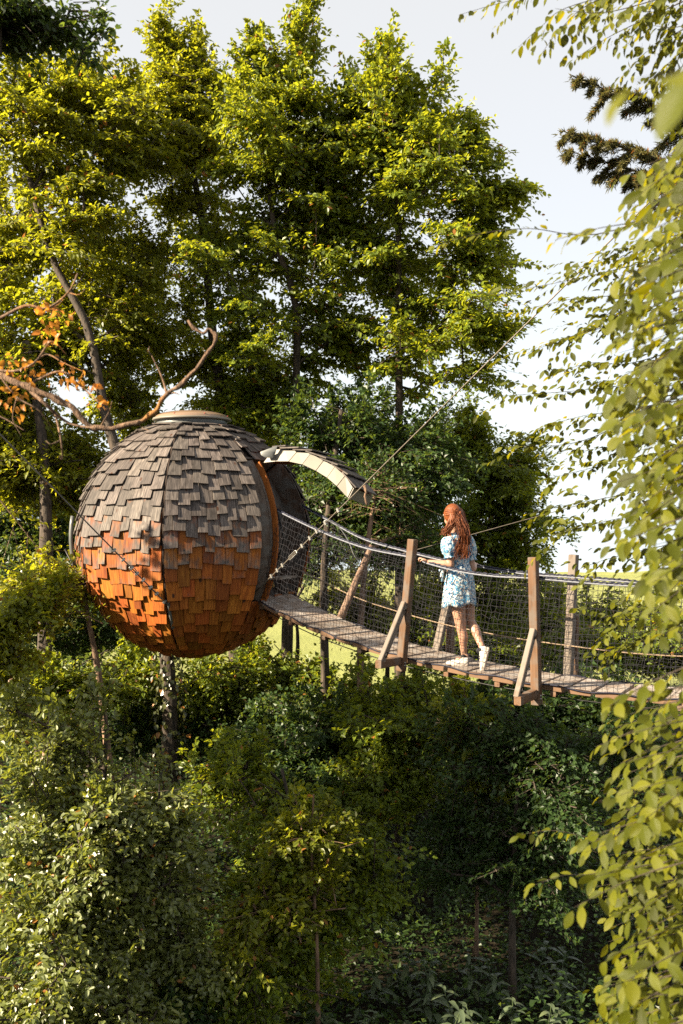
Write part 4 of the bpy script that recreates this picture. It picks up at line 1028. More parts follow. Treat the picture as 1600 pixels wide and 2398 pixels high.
rd = random.Random(11); rows = []; nseg = 64
prof = [(1247, 1066, .062, .058), (1252, 1068, .095, .066), (1259, 1071, .150, .085), (1268, 1072, .165, .100), (1280, 1072, .160, .112), (1296, 1074, .140, .106), (1312, 1076, .120, .094), (1320, 1076, .118, .092),
        (1326, 1077, .126, .098), (1340, 1077, .150, .118), (1358, 1077, .170, .138), (1376, 1077, .180, .150), (1394, 1077, .186, .158), (1408, 1077, .192, .166), (1415, 1077, .195, .170)]
ph = [rd.uniform(0, 6.28) for _ in range(4)]
for i, (y, x, a_, b_) in enumerate(prof):
    c = G(x, y); u = max(0, (y-1324)/91); row = []
    g = 0.012 if 1305 < y < 1330 else 0.004
    for j in range(nseg):
        th = 2*math.pi*j/nseg
        w = 1 + u*(.035*math.sin(5*th+ph[0]) + .035*math.sin(9*th+ph[1]+u) + .02*math.sin(14*th+ph[2])) + g*math.sin(23*th+ph[3]+i*.4) 
        p = c + RT*a_*w*math.cos(th) + FW*b_*w*math.sin(th)
        if u > .85: p += UP*(.015*math.sin(5*th+ph[0]+1) - .028*(-RT.dot(p-c)/.2 if False else 0)) - UP*.03*max(0, -(p-c).x/.2)*.8
        row.append(p)
    rows.append(row)
inner_ = [[p + (G(1077, 1415)-p).normalized()*.012 for p in rows[-1]], [p.lerp(G(1077, 1376), .10) for p in rows[-3]]]
dress = MB().quad_grid(rows + inner_, True).put('dress', M_dress, woman, True)
for sh_, el_ in ((shL, elL), (shR, elR)):
    sl = MB(); d = (el_-sh_).normalized(); x, y, z = frame(d, FW); rr = []
    for i, (t, r_) in enumerate(((-.20, .045), (-.08, .070), (.10, .082), (.30, .086), (.46, .082), (.56, .066), (.62, .055), (.66, .060), (.72, .068))):
        c = sh_.lerp(el_, t); rr.append([c + (x*math.cos(q*2*math.pi/40) + y*math.sin(q*2*math.pi/40))*r_*(1+.045*math.sin(q*2*math.pi/40*9+i*.5)+.03*math.sin(q*2*math.pi/40*13+2)) for q in range(40)])
    rr.append([p.lerp(sh_.lerp(el_, .62), .25) for p in rr[-1]])
    sl.quad_grid(rr, True, True, False).put('sleeve', M_dress, dress, True)
# tied sash ends hanging at her left hip
for k, (x1, y1) in enumerate(((1033, 1352), (1029, 1338), (1036, 1362))):
    MB().tube(catmull([G(1052, 1318, 10.50), G(1040, 1324, 10.47), G(x1, y1, 10.46)], 4), [.006, .008, .010, .012, .013, .015, .014, .013, .012], 5).put('sash_end', M_dress, dress, True)

hair = MB(); rh = random.Random(4)
hair.ell(hed+UP*.014+BK*.012, (.088, .104, .112), Mb, 24, 16)
hair.put('hair', M_hair, woman, True)
hobj = bpy.data.objects['hair']
hb_ = MB()
for k in range(96):                                    # long locks falling down the back
    a_ = rh.uniform(-1, 1); hgt = rh.uniform(-.05, .075)
    s0_ = hed + UP*hgt + RT*.074*a_ + BK*(.095*math.sqrt(max(.05, 1-a_*a_*.8)))
    short = a_ < -.45
    if short: e_ = G(1047+rh.uniform(-8, 8), 1252+rh.uniform(-8, 6), 10.47)
    else:
        e_ = G(1082 + a_*13 + rh.uniform(-5, 5), 1300 + rh.uniform(-22, 12), 10.40)
    m1 = s0_.lerp(e_, .35) + BK*.035 + RT*rh.uniform(-.012, .02); m2 = s0_.lerp(e_, .7) + BK*.03 + RT*rh.uniform(-.015, .02)
    if short: m1 = s0_.lerp(e_, .4)-RT*.012+BK*.01; m2 = s0_.lerp(e_, .75)-RT*.01
    pts = catmull([s0_, m1, m2, e_], 5); r0 = rh.uniform(.009, .017)
    pts = [p + RT*.0022*math.sin(i*.9+k) for i, p in enumerate(pts)]
    hb_.tube(pts, [r0*.85*(.7+.5*math.sin(math.pi*min(1, i/9)))*(1 if i < 10 else max(.15, 1-(i-10)/6)) for i in range(len(pts))], 6)
hb_.put('locks', M_hair, hobj, True)['kind'] = 'stuff'
tw = MB()
for s_ in (-1, 1):                                     # half-up twist
    for o in (0, .022, .044):
        tw.tube(catmull([hed+RT*.082*s_+FW*.02+UP*(.05-o), hed+RT*.07*s_+BK*.07+UP*(.052-o*.8), hed+BK*.112+UP*(.028-o*.3)+RT*.012*s_], 5), [.010, .013, .015, .016, .016, .016, .015, .014, .013, .012, .010], 6)
tw.ell(hed+BK*.118+UP*.022, (.020, .016, .024), Mb, 10, 8)
tw.put('twist', M_hair, hobj, True)['kind'] = 'stuff'
fl = MB()
for k in range(110):
    s0_ = hed + RT*rh.uniform(-.08, .08) + BK*.10 + UP*rh.uniform(-.03, .05)
    e_ = G(1080+rh.uniform(-20, 22), 1296+rh.uniform(-30, 16), 10.38) if k > 24 else G(1036+rh.uniform(-6, 6), 1250+rh.uniform(-12, 4), 10.48)
    fl.tube(catmull([s0_, s0_.lerp(e_, .4)+BK*.05+RT*rh.uniform(-.02, .04), s0_.lerp(e_, .75)+BK*.04+RT*rh.uniform(-.02, .03), e_], 5), .0022, 3)
fl.put('strands', M_hair, hobj, True)['kind'] = 'stuff'

def shoe(heel, toe, upv, ank):
    fd = (toe-heel).normalized(); sd = fd.cross(upv).normalized(); u = sd.cross(fd).normalized(); L = (toe-heel).length
    root = put('sneaker', None, woman, Matrix.Translation(heel)); rows = []; sol = []
    for t, w, h, b0 in ((0, .026, .060, .012), (.05, .034, .076, 0), (.2, .038, .078, 0), (.36, .040, .066, 0), (.52, .043, .052, 0), (.7, .046, .043, 0), (.85, .043, .034, 0), (.95, .033, .026, 0), (1.0, .016, .018, .004)):
        c = heel + fd*L*t; r_ = []; q_ = []
        for k in range(16):
            th = 2*math.pi*k/16; y_ = max(0, math.sin(th)); r_.append(c + sd*w*math.cos(th)*(1-.25*y_) + u*(.022 + h*y_))
            q_.append(c + sd*(w+.004)*max(-1, min(1, 1.25*math.cos(th))) + u*(.012+b0*.3 + .014*max(-1, min(1, 1.6*math.sin(th)))) )
        rows.append(r_); sol.append(q_)
    MB().quad_grid(rows, True, True, True).put('upper', M_shoe, root, True)
    MB().quad_grid(sol, True, True, True).put('sole', M_sole, root, True)
    c = heel + fd*L*.22 + u*.095; d = (ank-c).normalized() if (ank-c).length > .01 else u
    MB().tube([c-d*.012, c+d*.004], [.034, .033], 14).put('sock_collar', M_sock, root, True)
    for k in range(4): MB().tube([heel+fd*L*(.42+.07*k)+u*(.083-.008*k)-sd*.018, heel+fd*L*(.43+.07*k)+u*(.086-.008*k), heel+fd*L*(.42+.07*k)+u*(.083-.008*k)+sd*.018], .0035, 5).put('lace', M_shoe, root, True)
shoe(G(1098, 1560, 10.50), G(1045, 1559, 10.57), UP, anL)
shoe(G(1147, 1517, 10.32), G(1134, 1573, 10.27), (FW*.75-RT*.5+UP*.12).normalized(), anR)

# ------------------------------------------------------------------ near foliage: single leaves on twigs
def big_leaf(name, mat, w=.58, fold=.16, droop=.16, serr=.03, seed=0):
    rr = random.Random(seed); ts = [0, .12, .3, .5, .7, .87, 1.0]; ws = [.03, .46, .86, 1.0, .84, .46, .01]
    V = []; U = []
    for t, q in zip(ts, ws):
        z0 = -droop*t*t + .03*math.sin(3*t)
        for s_, f_ in ((-1, 1), (0, 0), (1, 1)):
            hw = w*.5*q*(1+rr.uniform(-serr, serr)*2)
            V.append((s_*hw, t, z0 + fold*hw*2*f_*.5 + rr.uniform(-.008, .008))); U.append((.5+s_*.5*q, t))
    Fq = [(i*3+j, i*3+j+1, (i+1)*3+j+1, (i+1)*3+j) for i in range(6) for j in range(2)]
    me = bpy.data.meshes.new(name); me.from_pydata(V, [], Fq); lay = me.uv_layers.new(name='UVMap')
    for li, l in enumerate(me.loops): lay.data[li].uv = U[l.vertex_index]
    me.materials.append(mat); me.polygons.foreach_set('use_smooth', [True]*len(Fq)); me.update(); return me
def twig_leaves(path, Lf, rr, spacing=None, hang=.45, facing=Vector((-.5, -.55, .65)), tipleaf=True, tw=.5, sd=.75):
    path = resample(catmull(path, 6), 40); tot_ = length(path); sp_ = spacing or Lf*.62
    n = max(2, int(tot_/sp_)); out = []
    for i in range(n+1):
        s = i/n; f_ = s*39; k = min(int(f_), 38); p = path[k].lerp(path[k+1], f_-k); d = (path[k+1]-path[max(k-1, 0)]).normalized()
        side = d.cross(UP).normalized() * (1 if i % 2 else -1)
        j = Vector((rr.gauss(0, 1), rr.gauss(0, 1), rr.gauss(0, 1)))
        ld = (d*tw + side*sd*(1 if i < n else .1) + Vector((0, 0, -hang)) + j*.22).normalized()
        nn = (facing + UP*.35 + Vector((rr.gauss(0, 1), rr.gauss(0, 1), rr.gauss(0, 1)))*.62); nn = (nn - ld*nn.dot(ld)).normalized()
        L = Lf*rr.uniform(.68, 1.15)*(.8 if i == n else 1)
        out.append(matcols(ld.cross(nn)*L*rr.uniform(.85, 1.12), ld*L, nn*L, p + ld*.012))
    return path, out
def leafy(name, label, cat, trunk, trad, twigs, mat, seed, leafmeshes, group=None, lim=290, join=None, bark=None, r0=.006):
    """tree or branch whose leaves are objects of their own, nearest first"""
    root = thing(name, trunk[0], label, cat, group); bark = bark or M_bark
    tm, tp = trunk_mesh('trunk' if trad[0] > .03 else 'limb', trunk, trad, bark, seed)
    put(tm.name.split('.')[0], tm, root)
    A_, B_, ra, rb_ = [], [], [], []; leaves = []
    for path, lv, r_ in twigs:
        for i in range(len(path)-1):
            A_.append(path[i]); B_.append(path[i+1]); u = i/len(path); ra.append(r_*(1-u*.8)); rb_.append(r_*(1-(u+1/len(path))*.8))
        j0 = min(tp, key=lambda q: (q-path[0]).length) if join is None else join
        c = [j0.lerp(path[0], u) + UP*(.06*math.sin(math.pi*u)*(j0-path[0]).length) for u in (0, .25, .5, .75, 1)]
        for i in range(4): A_.append(c[i]); B_.append(c[i+1]); ra.append(r_*(2.2-.3*i)); rb_.append(r_*(1.9-.3*i))
        leaves += lv
    put('twigs', frusta('twigs', A_, B_, ra, rb_, bark, 5), root)['kind'] = 'stuff'
    rr = random.Random(seed)
    def shown(M):
        p = M.translation; x, y = CX+p.x*F/max(p.y, .1), CY-p.z*F/max(p.y, .1)
        return (0 if -60 < x < 1660 and -60 < y < 2460 else 100) + p.length
    leaves.sort(key=shown)
    for M in leaves[:lim]: put('leaf', rr.choice(leafmeshes), root, M)
    rest = leaves[lim:]
    if rest:
        V, Q, Rn, Uv = [], [], [], []; base = leafmeshes[0]
        bv = np.array([v.co for v in base.vertices]); bq = np.array([p.vertices[:] for p in base.polygons]); buv = np.array([d.uv for d in base.uv_layers[0].data])
        for k, M in enumerate(rest):
            A4 = np.array(M); V.append(bv @ A4[:3, :3].T + A4[:3, 3]); Q.append(bq + k*len(bv)); Rn.append(np.full(len(bv), rr.random())); Uv.append(buv)
        put('foliage', np_mesh('foliage', np.concatenate(V), np.concatenate(Q), mat, np.concatenate(Rn), True, np.concatenate(Uv)), root)['kind'] = 'stuff'
    return root
LV_h = [big_leaf('leaf', M_leaf_horn, .46+.03*i, .12+.05*(i % 3), .10+.06*(i % 4), .03, i) for i in range(6)]
LV_d = [big_leaf('leaf', M_leaf_dry, .62, .35, .35+.1*i, .14, 20+i) for i in range(3)]
rq = random.Random(21)
by = [360, 430, 520, 600, 700, 800, 900, 1000, 1100, 1200, 1300, 1400, 1480, 1560, 1640, 1720, 1830, 1920, 2000, 2100, 2200, 2330, 2460]
bx = [1560, 1500, 1490, 1480, 1480, 1450, 1460, 1470, 1460, 1460, 1470, 1500, 1540, 1540, 1450, 1440, 1430, 1420, 1420, 1370, 1460, 1410, 1430]
tw_ = []
y = 350
while y < 2480:
    if 1500 < y < 1665: y += 13; continue
    D = rq.uniform(2.8, 4.2); tx = np.interp(y, by, bx) + rq.uniform(-25, 60) + 34*math.sin(y/41) + 26*math.sin(y/19+1); sx_ = 1660 + rq.uniform(0, 90); dy = rq.uniform(50, 120)
    path, lv = twig_leaves([P(sx_, y-dy, D+rq.uniform(-.2, .3)), P((sx_+tx)/2, y-dy*.62, D), P(tx, y, D-rq.uniform(0, .15))], .068, rq, .033, .55)
    tw_.append((path, lv, .0032)); y += 13 if y < 1400 else 19
y = 350
while y < 2450:
    if not 1400 < y < 1690:
        D = rq.uniform(4.2, 5.2); tx = np.interp(y, by, bx) + rq.uniform(-30, 80); dy = rq.uniform(30, 90)
        path, lv = twig_leaves([P(1680+rq.uniform(0, 60), y-dy, D+rq.uniform(-.2, .3)), P((1680+tx)/2, y-dy*.6, D), P(tx, y, D)], .072, rq, .034, .45)
        tw_.append((path, lv, .003))
    y += 17 if y < 1400 else 24
for pts, L in (([(1640, 470, 4.3), (1400, 548, 4.25), (1240, 535, 4.2), (1120, 548, 4.2), (1022, 572, 4.2)], .052), ([(1660, 455, 3.5), (1500, 515, 3.45), (1400, 535, 3.4), (1300, 562, 3.4)], .062),
               ([(1660, 1900, 4.6), (1450, 1965, 4.5), (1300, 1945, 4.5), (1220, 1955, 4.5)], .066), ([(1660, 2000, 4.0), (1400, 2045, 3.9), (1320, 2050, 3.85), (1245, 2075, 3.8)], .066), ([(1680, 2000, 3.2), (1500, 2050, 3.2), (1345, 2125, 3.15)], .07),
               ([(1680, 1530, 3.0), (1520, 1600, 3.0), (1425, 1655, 2.95)], .07), ([(1660, 1600, 3.0), (1560, 1615, 3.0), (1440, 1635, 3.0)], .07), ([(1660, 2340, 3.0), (1500, 2330, 3.0), (1395, 2380, 3.0)], .07)):
    path, lv = twig_leaves([P(*q) for q in pts], L, rq, L*.42, .4); tw_.append((path, lv, .0035))
path, lv = twig_leaves([P(1720, 110, 1.0), P(1600, 165, .97), P(1490, 190, .95)], .08, rq, .045, .35, Vector((-1.6, -1.5, 1.6))); tw_.append((path, lv, .0025))
leafy('hornbeam_tree', 'near hornbeam hanging big sunlit leaves down the right edge', 'tree', [Vector((2.35, 3.7, gz(2.35, 3.7)-.05)), Vector((2.3, 3.65, -3)), Vector((2.25, 3.6, -1)), Vector((2.2, 3.5, 1.2)), Vector((2.1, 3.4, 2.4))], (.09, .03), tw_, M_leaf_horn, 51, LV_h, 'hornbeams at the right')
tw_ = []
for pts in ([(1640, 585, 6.6), (1480, 622, 6.5), (1340, 655, 6.4), (1205, 680, 6.4)], [(1600, 660, 6.8), (1450, 690, 6.7), (1340, 700, 6.6), (1245, 722, 6.6)], [(1620, 740, 6.5), (1450, 760, 6.4), (1330, 790, 6.3), (1235, 828, 6.3)],
            [(1640, 800, 6.8), (1480, 850, 6.7), (1380, 850, 6.7), (1290, 880, 6.6)], [(1660, 880, 6.4), (1480, 900, 6.3), (1350, 915, 6.3), (1200, 925, 6.3), (1150, 925, 6.3)], [(1640, 930, 6.9), (1460, 960, 6.8), (1360, 975, 6.7), (1255, 1005, 6.7)],
            [(1640, 980, 6.6), (1480, 1035, 6.5), (1400, 1050, 6.5), (1340, 1062, 6.5)], [(1640, 1040, 6.4), (1470, 1075, 6.3), (1370, 1100, 6.3), (1275, 1122, 6.3)], [(1640, 1110, 6.9), (1450, 1160, 6.8), (1340, 1180, 6.7), (1232, 1205, 6.7)],
            [(1640, 1180, 6.5), (1470, 1210, 6.4), (1360, 1235, 6.4), (1265, 1262, 6.4)], [(1620, 500, 6.9), (1500, 600, 6.8), (1400, 610, 6.8), (1330, 640, 6.7)], [(1640, 1260, 6.6), (1500, 1290, 6.5), (1420, 1310, 6.5), (1360, 1330, 6.5)],
            [(1640, 700, 6.2), (1520, 720, 6.1), (1430, 740, 6.1)], [(1640, 850, 6.1), (1520, 890, 6.1), (1440, 905, 6.1)], [(1640, 1360, 6.5), (1500, 1420, 6.4), (1400, 1450, 6.4)], [(1640, 1440, 6.5), (1500, 1500, 6.4), (1430, 1530, 6.4)],
            [(1640, 540, 6.2), (1540, 560, 6.2), (1440, 585, 6.1)], [(1500, 640, 6.6), (1440, 720, 6.5), (1380, 770, 6.4), (1300, 800, 6.4)], [(1520, 940, 6.5), (1440, 1000, 6.4), (1330, 1040, 6.4), (1180, 1045, 6.4)]):
    q = [P(*p) for p in pts]; path, lv = twig_leaves(q, .072, rq, .028, .32); tw_.append((path, lv, .004))
    for k in (6, 10, 14, 18, 22, 26, 30, 34):                                        # side shoots
        b_ = path[k]; d = (path[k+1]-path[k]).normalized(); e = b_ + (d*.7 + Vector((rq.uniform(-.2, .2), rq.uniform(-.5, .3), rq.uniform(-.45, .35)))).normalized()*rq.uniform(.16, .40)
        p2, l2 = twig_leaves([b_, b_.lerp(e, .5)+UP*.01, e], .068, rq, .030, .32); lv += l2
leafy('hornbeam_tree', 'hornbeam behind it with level sprays of small leaves against the sky', 'tree', [Vector((3.9, 7.2, gz(3.9, 7.2)-.05)), Vector((3.85, 7.1, -2)), Vector((3.8, 7, 0)), Vector((3.7, 6.9, 2.6)), Vector((3.6, 6.8, 3.6))], (.09, .03), tw_, M_leaf_horn, 52, LV_h, 'hornbeams at the right')
tw_ = []
for pts in ([(1700, -80, 5.2), (1400, -40, 5.0), (1200, 0, 5.0), (1075, 35, 5.0)], [(1650, -60, 5.0), (1350, 10, 4.8), (1270, 60, 4.8), (1215, 110, 4.8)], [(1600, -60, 4.8), (1400, 0, 4.7), (1320, 60, 4.7), (1265, 130, 4.7)], [(1650, -20, 5), (1500, 50, 5), (1420, 90, 5), (1350, 135, 5)],
            [(1660, 40, 4.8), (1560, 90, 4.8), (1490, 140, 4.8)], [(1700, 60, 5), (1580, 170, 5), (1500, 220, 5)], [(1700, 100, 5), (1600, 200, 5), (1540, 270, 5)], [(1650, -40, 4.6), (1500, 10, 4.6), (1400, 30, 4.6), (1300, 20, 4.6)], [(1680, -30, 5.3), (1500, 0, 5.3), (1440, 60, 5.3)], [(1700, 0, 4.7), (1600, 60, 4.7), (1530, 60, 4.7)], [(1600, -60, 5.4), (1300, -30, 5.3), (1150, 5, 5.3)], [(1700, 20, 5.4), (1560, 30, 5.4), (1470, 20, 5.4)], [(1700, 60, 5.2), (1600, 120, 5.2), (1520, 190, 5.2)], [(1700, -20, 5.1), (1600, 20, 5.1), (1560, 110, 5.1)], [(1700, 120, 5.1), (1620, 190, 5.1), (1590, 300, 5.1)], [(1690, -60, 4.9), (1560, -20, 4.9), (1480, 90, 4.9)], [(1690, 40, 4.9), (1620, 80, 4.9), (1560, 200, 4.9)], [(1600, -80, 5), (1450, -30, 5), (1380, 30, 5)]):
    path, lv = twig_leaves([P(*p) for p in pts], .058, rq, .026, .55); tw_.append((path, lv, .004))
    for k in (10, 17, 24, 31):
        b_ = path[k]; e = b_ + (path[k+1]-path[k]).normalized()*.1 + Vector((rq.uniform(-.12, .05), rq.uniform(-.1, .1), rq.uniform(-.2, .03))); p2, l2 = twig_leaves([b_, b_.lerp(e, .5), e], .054, rq, .026, .5); lv += l2
leafy('oak_tree', 'oak boughs reaching into the top right corner against the sky', 'tree', [Vector((2.9, 5.4, gz(2.9, 5.4)-.05)), Vector((2.85, 5.4, -2)), Vector((2.8, 5.3, 1)), Vector((2.6, 5.2, 3.2)), Vector((2.3, 5.1, 4))], (.14, .05), tw_, M_leaf_horn, 53, LV_h)

# conifer with feathery boughs
con = thing('conifer_tree', Vector((4.3, 8.2, gz(4.3, 8.2)-.05)), 'dark feathery conifer boughs pointing left against the sky at upper right', 'tree')
tm, tp = trunk_mesh('trunk', [Vector((4.3, 8.2, gz(4.3, 8.2)-.05)), Vector((4.3, 8.2, 0)), Vector((4.2, 8.1, 3)), Vector((4.1, 8, 5))], (.14, .05), M_bark, 54)
put('trunk', tm, con); rc = np.random.default_rng(8); A_, B_, ra, rb_ = [], [], [], []; po, dd, nn_ = [], [], []
def bough(pts, r0, depth, sidelen):
    pa = resample(catmull([Vector(p) for p in pts], 6), 30)
    for i in range(29): A_.append(pa[i]); B_.append(pa[i+1]); ra.append(r0*(1-i/34)); rb_.append(r0*(1-(i+1)/34))
    for i in np.arange(3, 29.4, .5):
        k = int(i); p0 = pa[k].lerp(pa[min(k+1, 29)], i-k); d = (pa[min(k+1, 29)]-pa[k-1]).normalized(); u = i/29; sd_ = d.cross(UP).normalized()
        for s_ in (-1, 1):
            L = sidelen*(1.2-u)*rc.uniform(.5, 1.3)
            e = p0 + (d*rc.uniform(.6, 1.2) + sd_*s_*rc.uniform(.1, .6) + Vector((0, 0, rc.uniform(-.7, .5)))).normalized()*L
            (A_.append(p0), B_.append(e), ra.append(.003), rb_.append(.0012)) if depth else None
            if depth and int(i*2) % 5 == 0: bough([p0, p0.lerp(e, .6)+UP*.01, p0.lerp(e, 1.9)-UP*.03], r0*.4, 0, L*.55)
            m = int(3 + L*24)
            for q in range(m):
                t = rc.random(); p = p0.lerp(e, t) - UP*.04*t*t; po.append(p); dd.append(np.array((e-p0).normalized())*.9 + rc.normal(0, .38, 3)); nn_.append(np.array((-.5, -.5, .6)) + rc.normal(0, .6, 3))
for pts in ([(1720, 330, 8), (1600, 290, 7.8), (1480, 235, 7.7), (1345, 178, 7.6)], [(1720, 440, 8), (1600, 400, 7.8), (1470, 350, 7.7), (1320, 308, 7.6)], [(1700, 470, 8), (1560, 425, 7.9), (1440, 385, 7.8), (1325, 352, 7.8)], [(1720, 260, 8), (1640, 270, 7.9), (1560, 250, 7.8)], [(1720, 480, 7.8), (1600, 430, 7.6), (1500, 415, 7.6)]):
    bough([P(*p) for p in pts], .012, 1, .20); A_.append(min(tp, key=lambda q: (q-P(*pts[0])).length)); B_.append(P(*pts[0])); ra.append(.02); rb_.append(.012)
put('branches', frusta('branches', A_, B_, ra, rb_, M_bark, 5), con)['kind'] = 'stuff'
po = np.array([tuple(p) for p in po]); m = len(po)
put('needles', leaves_mesh('needles', po, np.array(dd), np.array(nn_),   .046*rc.uniform(.6, 1.3, m), .009*rc.uniform(.7, 1.2, m), M_needle, None, rc, True), con)['kind'] = 'stuff'

make_tree('oak_tree', 'shaded oak bough hanging in the top left corner', 'tree', [Vector((-3.4, 6.6, gz(-3.4, 6.6)-.05)), Vector((-3.4, 6.6, -2)), Vector((-3.3, 6.5, 1)), Vector((-3.0, 6.4, 3))], (.13, .05),
    [B(10, 20, 6.2, 130, 80, .5), B(120, 40, 6.2, 100, 60, .4), B(200, 110, 6.2, 45, 40, .3), B(-150, 60, 6.4, 150, 120, .6)], 60, 14, 10, .055, M_leaf_dark, 55, sprayL=.22, up=0, plate=.4)  # its shade is put into the dark leaf colour; the sun reaches it

# bare lichened branch with dry orange leaves
tw_ = []
mainp = catmull([P(-70, 865, 4.7), P(0, 880, 4.65), P(60, 905, 4.6), P(120, 930, 4.6), P(170, 955, 4.6), P(205, 995, 4.6), P(245, 1004, 4.6), P(320, 990, 4.6), P(365, 962, 4.6), P(385, 928, 4.58), P(425, 900, 4.58), P(470, 850, 4.56), P(505, 795, 4.55), P(492, 772, 4.55), P(470, 780, 4.55), P(440, 752, 4.55)], 4)
br = thing('bare_branch', mainp[0], 'crooked bare branch with orange dry leaves reaching in front of the house from the left', 'branch')
nM = len(mainp); MB().tube([p + Vector((0, 0, .004*math.sin(i*1.7))) for i, p in enumerate(mainp)], [.012*(1-i/nM) + .0052 + .0024*math.sin(i*2.1)*math.sin(i*.7) + (.004 if i % 9 == 4 else 0) for i in range(nM)], 8).put('limb', M_bark_lichen, br, True)
offs = [([(390, 920), (378, 880), (355, 832)], .006), ([(-60, 770), (0, 745), (60, 716), (110, 722), (160, 685), (182, 640)], .010), ([(60, 905), (100, 940), (160, 990), (225, 1003)], .011), ([(110, 722), (135, 715), (150, 700)], .004),
        ([(-60, 850), (20, 870), (80, 850), (120, 800), (155, 830)], .008), ([(130, 970), (143, 1030), (146, 1075), (140, 1068)], .006), ([(60, 905), (140, 870), (190, 905), (235, 945)], .007), ([(143, 1030), (120, 1040), (108, 1032)], .004), ([(235, 1000), (255, 965), (262, 940)], .004), ([(385, 928), (408, 920), (420, 925)], .004), ([(0, 880), (40, 930), (90, 960), (120, 1000)], .005), ([(40, 930), (30, 980), (50, 1020)], .003), ([(-60, 960), (0, 975), (60, 1010)], .005), ([(80, 850), (110, 830), (150, 850), (195, 870)], .004), ([(160, 685), (185, 690), (200, 676)], .003), ([(470, 850), (480, 830), (476, 815)], .0025), ([(355, 832), (348, 822), (350, 812)], .003), ([(320, 990), (335, 1003), (350, 1008)], .0025)]
for pts, r_ in offs:
    q = catmull([P(x, y, 4.6+rq.uniform(-.06, .06)) for x, y in pts], 5); MB().tube(q, [r_*(1-.7*i/len(q)) for i in range(len(q))], 7).put('side_branch', M_bark_lichen, br, True)
for k in range(150):
    cl = rq.choice([(115, 745, 38, 28), (125, 775, 25, 30), (60, 865, 50, 26), (150, 880, 60, 30), (190, 900, 40, 25), (235, 945, 25, 20), (35, 855, 35, 20), (110, 725, 30, 15), (60, 960, 60, 40), (30, 930, 40, 30)])
    p = P(rq.gauss(cl[0], cl[2]*.6), rq.gauss(cl[1], cl[3]*.6), 4.6+rq.uniform(-.12, .12)); ld = Vector((rq.gauss(0, .6), rq.gauss(0, .6), rq.uniform(-1, .1))).normalized()
    nv = Vector((rq.gauss(-.3, .6), rq.gauss(-.6, .6), rq.gauss(.3, .6))); nv = (nv-ld*nv.dot(ld)).normalized(); L = rq.uniform(.022, .044)
    put('leaf', rq.choice(LV_d), br, matcols(ld.cross(nv)*L, ld*L, nv*L, p))

# ------------------------------------------------------------------ ivy on the trunk, herbs and ground cover
ri = np.random.default_rng(9)
tree1 = bpy.data.objects['broadleaf_tree']; n = 900
tpath = [P(402, 2150, 15.1), P(398, 1800, 15.2), P(393, 1550, 15.3), P(372, 1440, 15.4)]
pp = [at(resample(tpath, 40), s) for s in ri.random(n)]; th = ri.uniform(-math.pi, math.pi, n)
po = np.array([tuple(p + Vector((math.cos(t), math.sin(t), 0))*(.17+ri.uniform(0, .12))) for p, t in zip(pp, th)])
dn = np.stack([np.cos(th)*.5, np.sin(th)*.5, -np.ones(n)*.8], 1) + ri.normal(0, .35, (n, 3)); nn_ = np.stack([np.cos(th), np.sin(th), .5*np.ones(n)], 1) + ri.normal(0, .3, (n, 3))
put('ivy', leaves_mesh('ivy', po, dn, nn_, .085*ri.uniform(.6, 1.2, n), .08*ri.uniform(.6, 1.2, n), M_ivy, None, ri), tree1)['kind'] = 'stuff'

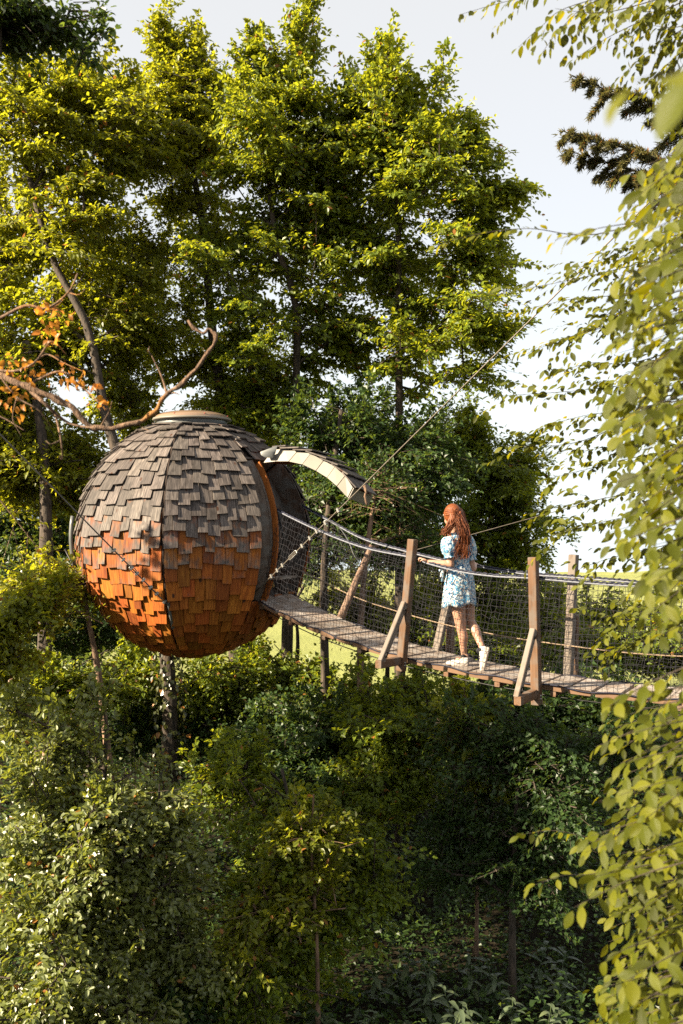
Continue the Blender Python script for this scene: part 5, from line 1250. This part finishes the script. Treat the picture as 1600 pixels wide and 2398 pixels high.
n = 80000
x = ri.uniform(-7, 7, n); yv = ri.uniform(8.2, 24, n)**1.0; z = np.array([gz(a, b) for a, b in zip(x, yv)]) + ri.random(n)**2*.55*(1+.6*np.sin(x*1.7)*np.sin(yv*2.1))
d = ri.normal(0, 1, (n, 3)); d[:, 2] = ri.uniform(-.4, .5, n); nn_ = ri.normal(0, .35, (n, 3)) + np.array([0, 0, 1.])
L = .075*ri.uniform(.5, 1.5, n)
tag(put('undergrowth', leaves_mesh('undergrowth', np.stack([x, yv, z], 1), d, nn_, L, L*.6, M_leaf_dark, None, ri, True)), kind='stuff')

LV_b = [big_leaf('leaf', M_leaf_herb, .30+.03*i, .2, .35+.1*i, .02, 40+i) for i in range(4)]
def herb(px, D, h, nl, Lm, label, seed):
    rr = random.Random(seed); b_ = P(px, 1199, D); b_.z = gz(b_.x, b_.y)-.02; h *= 1.35; nl += 2
    root = thing('comfrey_plant', b_, label, 'plant', 'herbs on the valley floor')
    lean = Vector((rr.uniform(-.25, .25), rr.uniform(-.25, .2), 0)); tops = [b_, b_+lean*.4+UP*h*.5, b_+lean+UP*h]
    MB().tube(catmull(tops, 4), [.008]*6+[.005]*3, 6).put('stem', M_twig_green, root, True)
    for i in range(nl):
        t = .15+.85*i/(nl-1); p = at(resample(tops, 12), t); a_ = i*2.4+rr.uniform(-.4, .4); o = Vector((math.cos(a_), math.sin(a_), 0))
        ld = (o + UP*rr.uniform(-.1, .35+.6*t)).normalized(); nv = (UP - ld*ld.z).normalized(); L = Lm*rr.uniform(.7, 1.2)*(1.1-.45*t)
        put('leaf', rr.choice(LV_b), root, matcols(ld.cross(nv)*L, ld*L, nv*L, p))
M_twig_green = plain('green_stem', (.06, .09, .03), .7)
rh_ = random.Random(31)
for i in range(30):
    px = 620 + i*27 + rh_.uniform(-14, 14); D = rh_.choice([10.6, 11.0, 11.4, 11.8, 12.2]) + rh_.uniform(-.1, .1); tall = 980 < px < 1330
    herb(px, D, rh_.uniform(.42, .6) if tall else rh_.uniform(.24, .36), 14 if tall else 11, rh_.uniform(.19, .25),
         'tall green herb with long pointed leaves in the patch near the hornbeam' if tall else 'low green herb with long pointed leaves along the bottom edge', 70+i)
cl = P(583, 2392, 10.8); cl.z = gz(cl.x, cl.y)
dn_ = thing('dandelion_clock', cl, 'single white dandelion clock at the bottom edge', 'flower')
MB().tube([cl, cl+UP*.24], .003, 5).put('stem', M_twig_green, dn_); MB().ell(cl+UP*.26, (.028,)*3, None, 12, 8).put('seed_head', plain('seed_fluff', (.62, .58, .52), .9), dn_, True)
